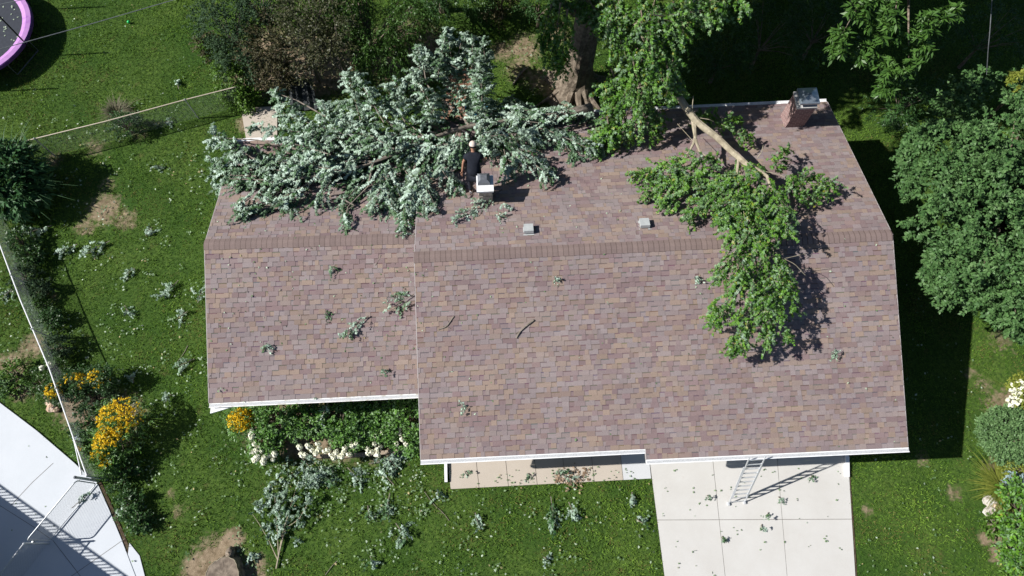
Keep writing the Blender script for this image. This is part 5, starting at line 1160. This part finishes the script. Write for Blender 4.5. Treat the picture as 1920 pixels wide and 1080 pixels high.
def build_sprigs():
    # the big branch standing on its cut end near the bottom left
    root = empty('leafy_branch', px(520, 1060, 0), 'large fan shaped silvery branch on the lawn with its cut end facing the bottom edge', 'branch', 'broken branches on the lawn')
    g = lambda x, y, z: px(x, y, z)
    frp = [(520, 1030, .1, 530, 900, .55, 22), (525, 1010, .15, 560, 900, .6, 20), (500, 1000, .15, 500, 920, .45, 18), (495, 975, .2, 482, 945, .4, 12), (545, 980, .3, 583, 930, .6, 13), (550, 1000, .15, 575, 960, .4, 18), (520, 970, .35, 535, 930, .5, 18), (490, 945, .35, 510, 905, .45, 14), (505, 1020, .12, 498, 1005, .2, 10), (540, 930, .5, 600, 890, .4, 22), (545, 900, .5, 540, 860, .4, 26), (560, 900, .45, 620, 880, .3, 18), (520, 905, .45, 510, 880, .35, 18), (470, 965, .3, 520, 925, .45, 10), (540, 1010, .15, 560, 1015, .1, 14), (515, 940, .45, 518, 985, .3, 12)]
    fr = [(g(a, b, .05+h*.5), g(c, d, .05+k*.5), w_/112) for a, b, h, c, d, k, w_ in frp]; tw = fronds_to_twigs(fr, 1.5, .17); mb = MB()
    for pts, r in (([(518, 1066, .03), (522, 1045, .06), (530, 1000, .15), (545, 950, .4), (560, 900, .5)], .028), ([(521, 1050, .05), (505, 1015, .12), (488, 985, .25), (472, 962, .3)], .018), ([(524, 1035, .08), (535, 990, .25), (560, 975, .35), (585, 930, .5)], .018), ([(522, 1040, .08), (520, 990, .3), (515, 930, .45)], .018)):
        mb.tube(spline([g(a, b, .03+c_*.5) for a, b, c_ in pts], 9), list(np.linspace(r, .006, 9)), 6)
    twig_wood(mb, tw, .004, 2); mb.build('stem', MAT['pale_bark'], root)
    P, Dl, Nn, sz, idx = twig_leaves(*tw, 14, .056, .25, .8, .6); P[:, 2] = np.maximum(P[:, 2], .03)
    leaf_mesh('leaves', P, Dl, Nn, sz, T_MAPLE, MAT['silver_leaf'], root, vary_for(idx, .42, .3))
    L = [('silvery sprigs fallen into the front bed between two hydrangeas', 612, 762, 598, 800, 7), ('silvery branch with a thick stem at the foot of the bed', 560, 850, 600, 900, 24), ('dark green branch lying right of the fan shaped branch', 600, 880, 622, 905, 26), ('silvery branch below the main roof corner with a long thin stem', 735, 905, 712, 880, 22), ('pale branch pile between the bed and the roof corner', 722, 850, 745, 880, 16), ('greyish branch under the front bed timber', 700, 868, 760, 858, 12),
         ('long branch fragment left of the roof corner', 655, 880, 680, 905, 16), ('silvery branch on the lower lawn with stem pointing down', 745, 985, 765, 1015, 22), ('dark tuft above the silvery lower branch', 730, 930, 722, 970, 14), ('small silvery sprig on the lower lawn left of the dark tuft', 690, 950, 692, 965, 10), ('long dark green branch lying upright on the front lawn', 1034, 940, 1040, 1000, 9), ('silvery sprig beside the long upright branch', 1068, 945, 1078, 970, 9),
         ('silvery sprig near the left edge of the driveway', 1185, 925, 1182, 940, 9), ('green sprig on the lawn below the driveway edge sprig', 1195, 975, 1210, 985, 8), ('sprig with yellowish leaves on the middle front lawn', 892, 965, 898, 990, 7), ('silvery sprig by the short white downspout end', 820, 920, 822, 935, 10), ('tiny silvery sprig at the bottom of the lawn', 1020, 1045, 1030, 1050, 8),
         ('pale sprig at the lower edge of the front lawn', 695, 1045, 700, 1058, 6), ('silvery sprig right of the tree stump', 468, 1036, 472, 1046, 8), ('green weed like sprig between walkway and lawn', 1050, 890, 1080, 900, 8),
         ('upper silvery branch by the left fence shadow', 140, 460, 108, 475, 11), ('silvery branch lower of the pair near the brown patch', 200, 455, 160, 478, 10), ('bluish branch under the tall grass shadow', 90, 425, 45, 440, 14), ('silvery sprig in the middle of the side lawn', 250, 505, 232, 520, 9), ('long silvery branch near the wing eave on the side lawn', 330, 530, 300, 560, 10), ('curled silvery branch below the long side lawn branch', 350, 585, 330, 600, 10),
         ('silvery branch close to the wing gutter with a bent stem', 360, 675, 330, 690, 9), ('pale sprig in front of the coneflower bed', 250, 715, 245, 700, 9), ('pale sprig at the side lawn centre', 235, 575, 245, 590, 9), ('small sprig near the left wing eave', 320, 740, 316, 748, 8), ('sprig against the left roof edge', 372, 565, 380, 545, 9), ('grey sprig on the far left edge across the fence', 20, 545, 5, 560, 12), ('silver leaf tangle on the fence line', 60, 560, 78, 580, 10), ('pale sprigs under the brown patch', 275, 440, 285, 425, 8), ('small bluish sprig on the upper side lawn', 335, 165, 332, 155, 7), ('pale sprig by the tan railed fence', 310, 230, 322, 228, 6), ('silvery sprig between the fence and the wing', 285, 315, 300, 310, 7), ('tangled weeds beside the gate on the lawn', 245, 950, 260, 965, 10), ('silver sprig right of the pale driveway edge', 232, 965, 224, 955, 7)]
    for lb, a, b, c, d, w_ in L:
        dk = 'dark' in lb or 'green' in lb
        sprig(lb, a, b, c, d, w_, silver=.1 if dk else .5, h=(.75 if 'into the front bed' in lb else .06+.0022*w_))
    sprig('leafy twig caught on the bottom frame of the gate', 88, 1000-0, 92, 1000, 4, silver=.3, group=None, h=.05) if False else None
    sprig('leafy sprig caught on the lower frame of the open gate', 138, 950, 162, 932, 3, silver=.2, h=.12, group=None)
    R = [('leafy branch lying in front of the small stone chimney', 930, 362, 852, 415, 13, .45), ('small silvery sprig right of the branch by the small chimney', 945, 385, 950, 392, 9, .6), ('tiny silvery sprig lying below the branch by the small chimney', 930, 405, 940, 408, 7, .6), ('big leafy sprig at the edge where the wing meets the main roof', 770, 555, 730, 580, 15, .35), ('leafy sprig at the end of the wing ridge', 768, 412, 758, 440, 12, .5), ('silvery sprig with a stem in the middle of the wing front slope', 685, 597, 645, 630, 9, .6),
         ('round green sprig high on the wing front slope', 622, 500, 627, 508, 7, .15), ('small round sprig below the middle of the wing front slope', 612, 587, 616, 592, 6, .15), ('tiny sprig low on the wing front slope', 502, 648, 504, 654, 5, .4), ('pale little sprig near the wing gutter', 718, 695, 722, 700, 5, .5), ('small sprig above the main eave near the left corner', 872, 760, 862, 764, 6, .6), ('small pale leaf sprig near the middle of the main front slope', 1040, 525, 1043, 528, 4, .6), ('tiny leaf sprig right of the hanging limb', 1560, 662, 1563, 665, 4, .5), ('pale sprig left of the hanging limb near the ridge', 1306, 520, 1308, 524, 4, .7)]
    for lb, a, b, c, d, w_, s in R: sprig(lb, a, b, c, d, w_*1.0, silver=s, dens=1.7, leaf=.072, h=.05+.003*w_, group='broken sprigs on the roof', name='leafy_sprig')
    D = [('small green sprig on the driveway left of the ladder foot', 1326, 929, 1329, 934, 5), ('green sprig on the driveway right of the ladder', 1460, 932, 1464, 938, 6), ('larger leafy sprig below the ladder on the driveway', 1440, 962, 1436, 970, 7), ('pale sprig below the larger driveway sprig', 1428, 984, 1426, 992, 6), ('small sprig near the white downspout on the driveway', 1521, 893, 1523, 897, 5), ('sprig on the driveway joint near the bottom', 1354, 1006, 1357, 1013, 4), ('green sprig on the walkway near its left end', 872, 884, 876, 892, 9), ('sprig in the middle of the walkway', 990, 888, 994, 894, 6), ('sprig on the walkway near the pale slab', 1046, 883, 1050, 888, 6)]
    for lb, a, b, c, d, w_ in D: sprig(lb, a, b, c, d, w_, silver=.3, h=.05, group='small sprigs on the concrete', name='leafy_sprig', leaf=.075, tl=.16, n=10)
    st = [('forked dark stick on the main roof left of centre', [(822, 618), (838, 612), (851, 593)], .024, [(836, 612), (845, 616)]), ('thick broken stick lying near the middle of the main roof', [(968, 634), (974, 622), (984, 613), (1001, 600)], .034, [(974, 622), (966, 626)]), ('thin curved twig above the forked stick', [(808, 567), (820, 562), (826, 554)], .011, [(818, 572), (823, 560)]), ('bent thin stick on the wing near the main roof', [(704, 498), (712, 484), (714, 478)], .015, [(712, 484), (708, 478)]), ('broken branch stub beside the bare soil left of the maple', [(962, 158), (974, 140), (986, 128)], .045, None), ('thin curved twig on the side lawn close to the wing', [(330, 682), (345, 662), (352, 648)], .012, None), ('long thin bent twig on the lawn below the roof corner', [(796, 922), (812, 945), (832, 962), (842, 976)], .010, [(832, 962), (820, 962)]), ('thin reddish twig near the bottom of the driveway', [(1518, 1020), (1526, 1012), (1538, 1015)], .008, [(1526, 1012), (1530, 1008)]), ('curved thin twig at the top left corner of the driveway', [(1232, 900), (1241, 908), (1244, 922)], .008, None), ('short pale stick at the bottom of the front lawn', [(610, 1078), (622, 1062), (632, 1052)], .012, None), ('long thin twig on the roof near the main eave', [(812, 757), (835, 758), (858, 760)], .006, [(812, 757), (806, 770)])]
    for lb, pts, r, br in st:
        m = MB(); P = [onto(x, y, r*1.1) for x, y in pts]; m.tube(spline(P, 7), list(np.linspace(r*.8, r, 7)), 6, True, None, .2)
        if br: m.tube([onto(*q, r) for q in br], [r*.7, r*.4], 5)
        tag(m.build('stick', MAT['grey_bark']), lb, 'stick', 'broken sticks')
build_sprigs()
def scatter_leaves():
    def strew(name, label, pts, size, silver, kind='litter', h=.012):
        n = len(pts); z = support(pts)
        P = pts.copy(); P[:, 2] = z+h+rng.random(n)*.02
        D = rng.normal(0, 1, (n, 3))*V3(1, 1, .25); Nn = rng.normal(0, .35, (n, 3))+V3(0, 0, 1)
        v = np.stack([rng.random(n), (rng.random(n) < silver)*rng.uniform(.5, 1, n), rng.random(n)], 1)
        tag(leaf_mesh(name, P, D, Nn, size*rng.uniform(.6, 1.3, n), T_MAPLE, MAT[kind], None, v), label, 'leaves', kind='stuff')
    def clusters(xr, yr, k, per, sd):
        c = np.array([px(rnd.uniform(*xr), rnd.uniform(*yr), 0) for _ in range(k)]); m = rng.integers(1, per, k)
        P = np.repeat(c, m, 0); P[:, :2] += rng.normal(0, sd, (len(P), 2)); return P
    P = np.concatenate([clusters((80, 385), (190, 760), 190, 8, .09), clusters((0, 380), (0, 250), 60, 4, .12), clusters((230, 1230), (870, 1080), 190, 7, .09), clusters((480, 800), (860, 960), 110, 9, .12), clusters((1600, 1860), (640, 1080), 90, 3, .08), clusters((200, 480), (740, 900), 70, 5, .1), clusters((0, 90), (480, 720), 70, 5, .12), clusters((940, 1150), (70, 210), 60, 4, .12), clusters((1600, 1800), (500, 860), 30, 3, .12)])
    Cs = np.array([q for q in SPRIGS if q[2] < 1]); E_ = np.repeat(Cs, 9, 0); E_[:, :2] += rng.normal(0, .22, (len(E_), 2)); P = np.concatenate([P, E_])
    for poly in (DRIVE, WALK, PAD, HOUSEPOLY): P = P[~inpoly(P, poly)]
    strew('fallen_leaves', 'pale torn leaves scattered over the lawn', P, .066, .22, h=.05)
    R = np.array([onto(rnd.uniform(390, 1690), rnd.uniform(360, 840)) for _ in range(150)]+[onto(rnd.uniform(400, 800), rnd.uniform(350, 660)) for _ in range(150)]+[onto(rnd.uniform(780, 1350), rnd.uniform(330, 430)) for _ in range(40)])
    strew('fallen_leaves', 'small torn leaves scattered over the shingles', R[R[:, 2] > 1], .05, .5)
    C = np.concatenate([clusters((1235, 1590), (870, 1075), 46, 3, .05), clusters((860, 1200), (880, 905), 40, 4, .06), clusters((20, 200), (830, 1000), 8, 2, .05)])
    C = C[inpoly(C, DRIVE) | inpoly(C, WALK) | inpoly(C, PAD)]
    strew('fallen_leaves', 'few torn leaves scattered over driveway and walkway', C, .055, .15, h=.036)
    Dd = np.concatenate([clusters((1040, 1110), (880, 905), 36, 6, .06), clusters((1060, 1090), (905, 925), 14, 4, .05)]); strew('dead_leaves', 'brown dead leaves heaped along the walkway edge', Dd, .07, 0, 'dead_leaf', .045)
    T = np.array([px(rnd.uniform(-20, 38), rnd.uniform(8, 95), .8) for _ in range(40)])
    n = len(T); P = T.copy(); P[:, 2] = .785
    v = np.stack([rng.random(n), np.ones(n)*.8, rng.random(n)], 1)
    tag(leaf_mesh('fallen_leaves', P, rng.normal(0, 1, (n, 3))*V3(1, 1, .1), rng.normal(0, .2, (n, 3))+V3(0, 0, 1), .07*np.ones(n), T_MAPLE, MAT['litter'], None, v), 'pale leaves scattered on the black trampoline bed', 'leaves', kind='stuff')
scatter_leaves()
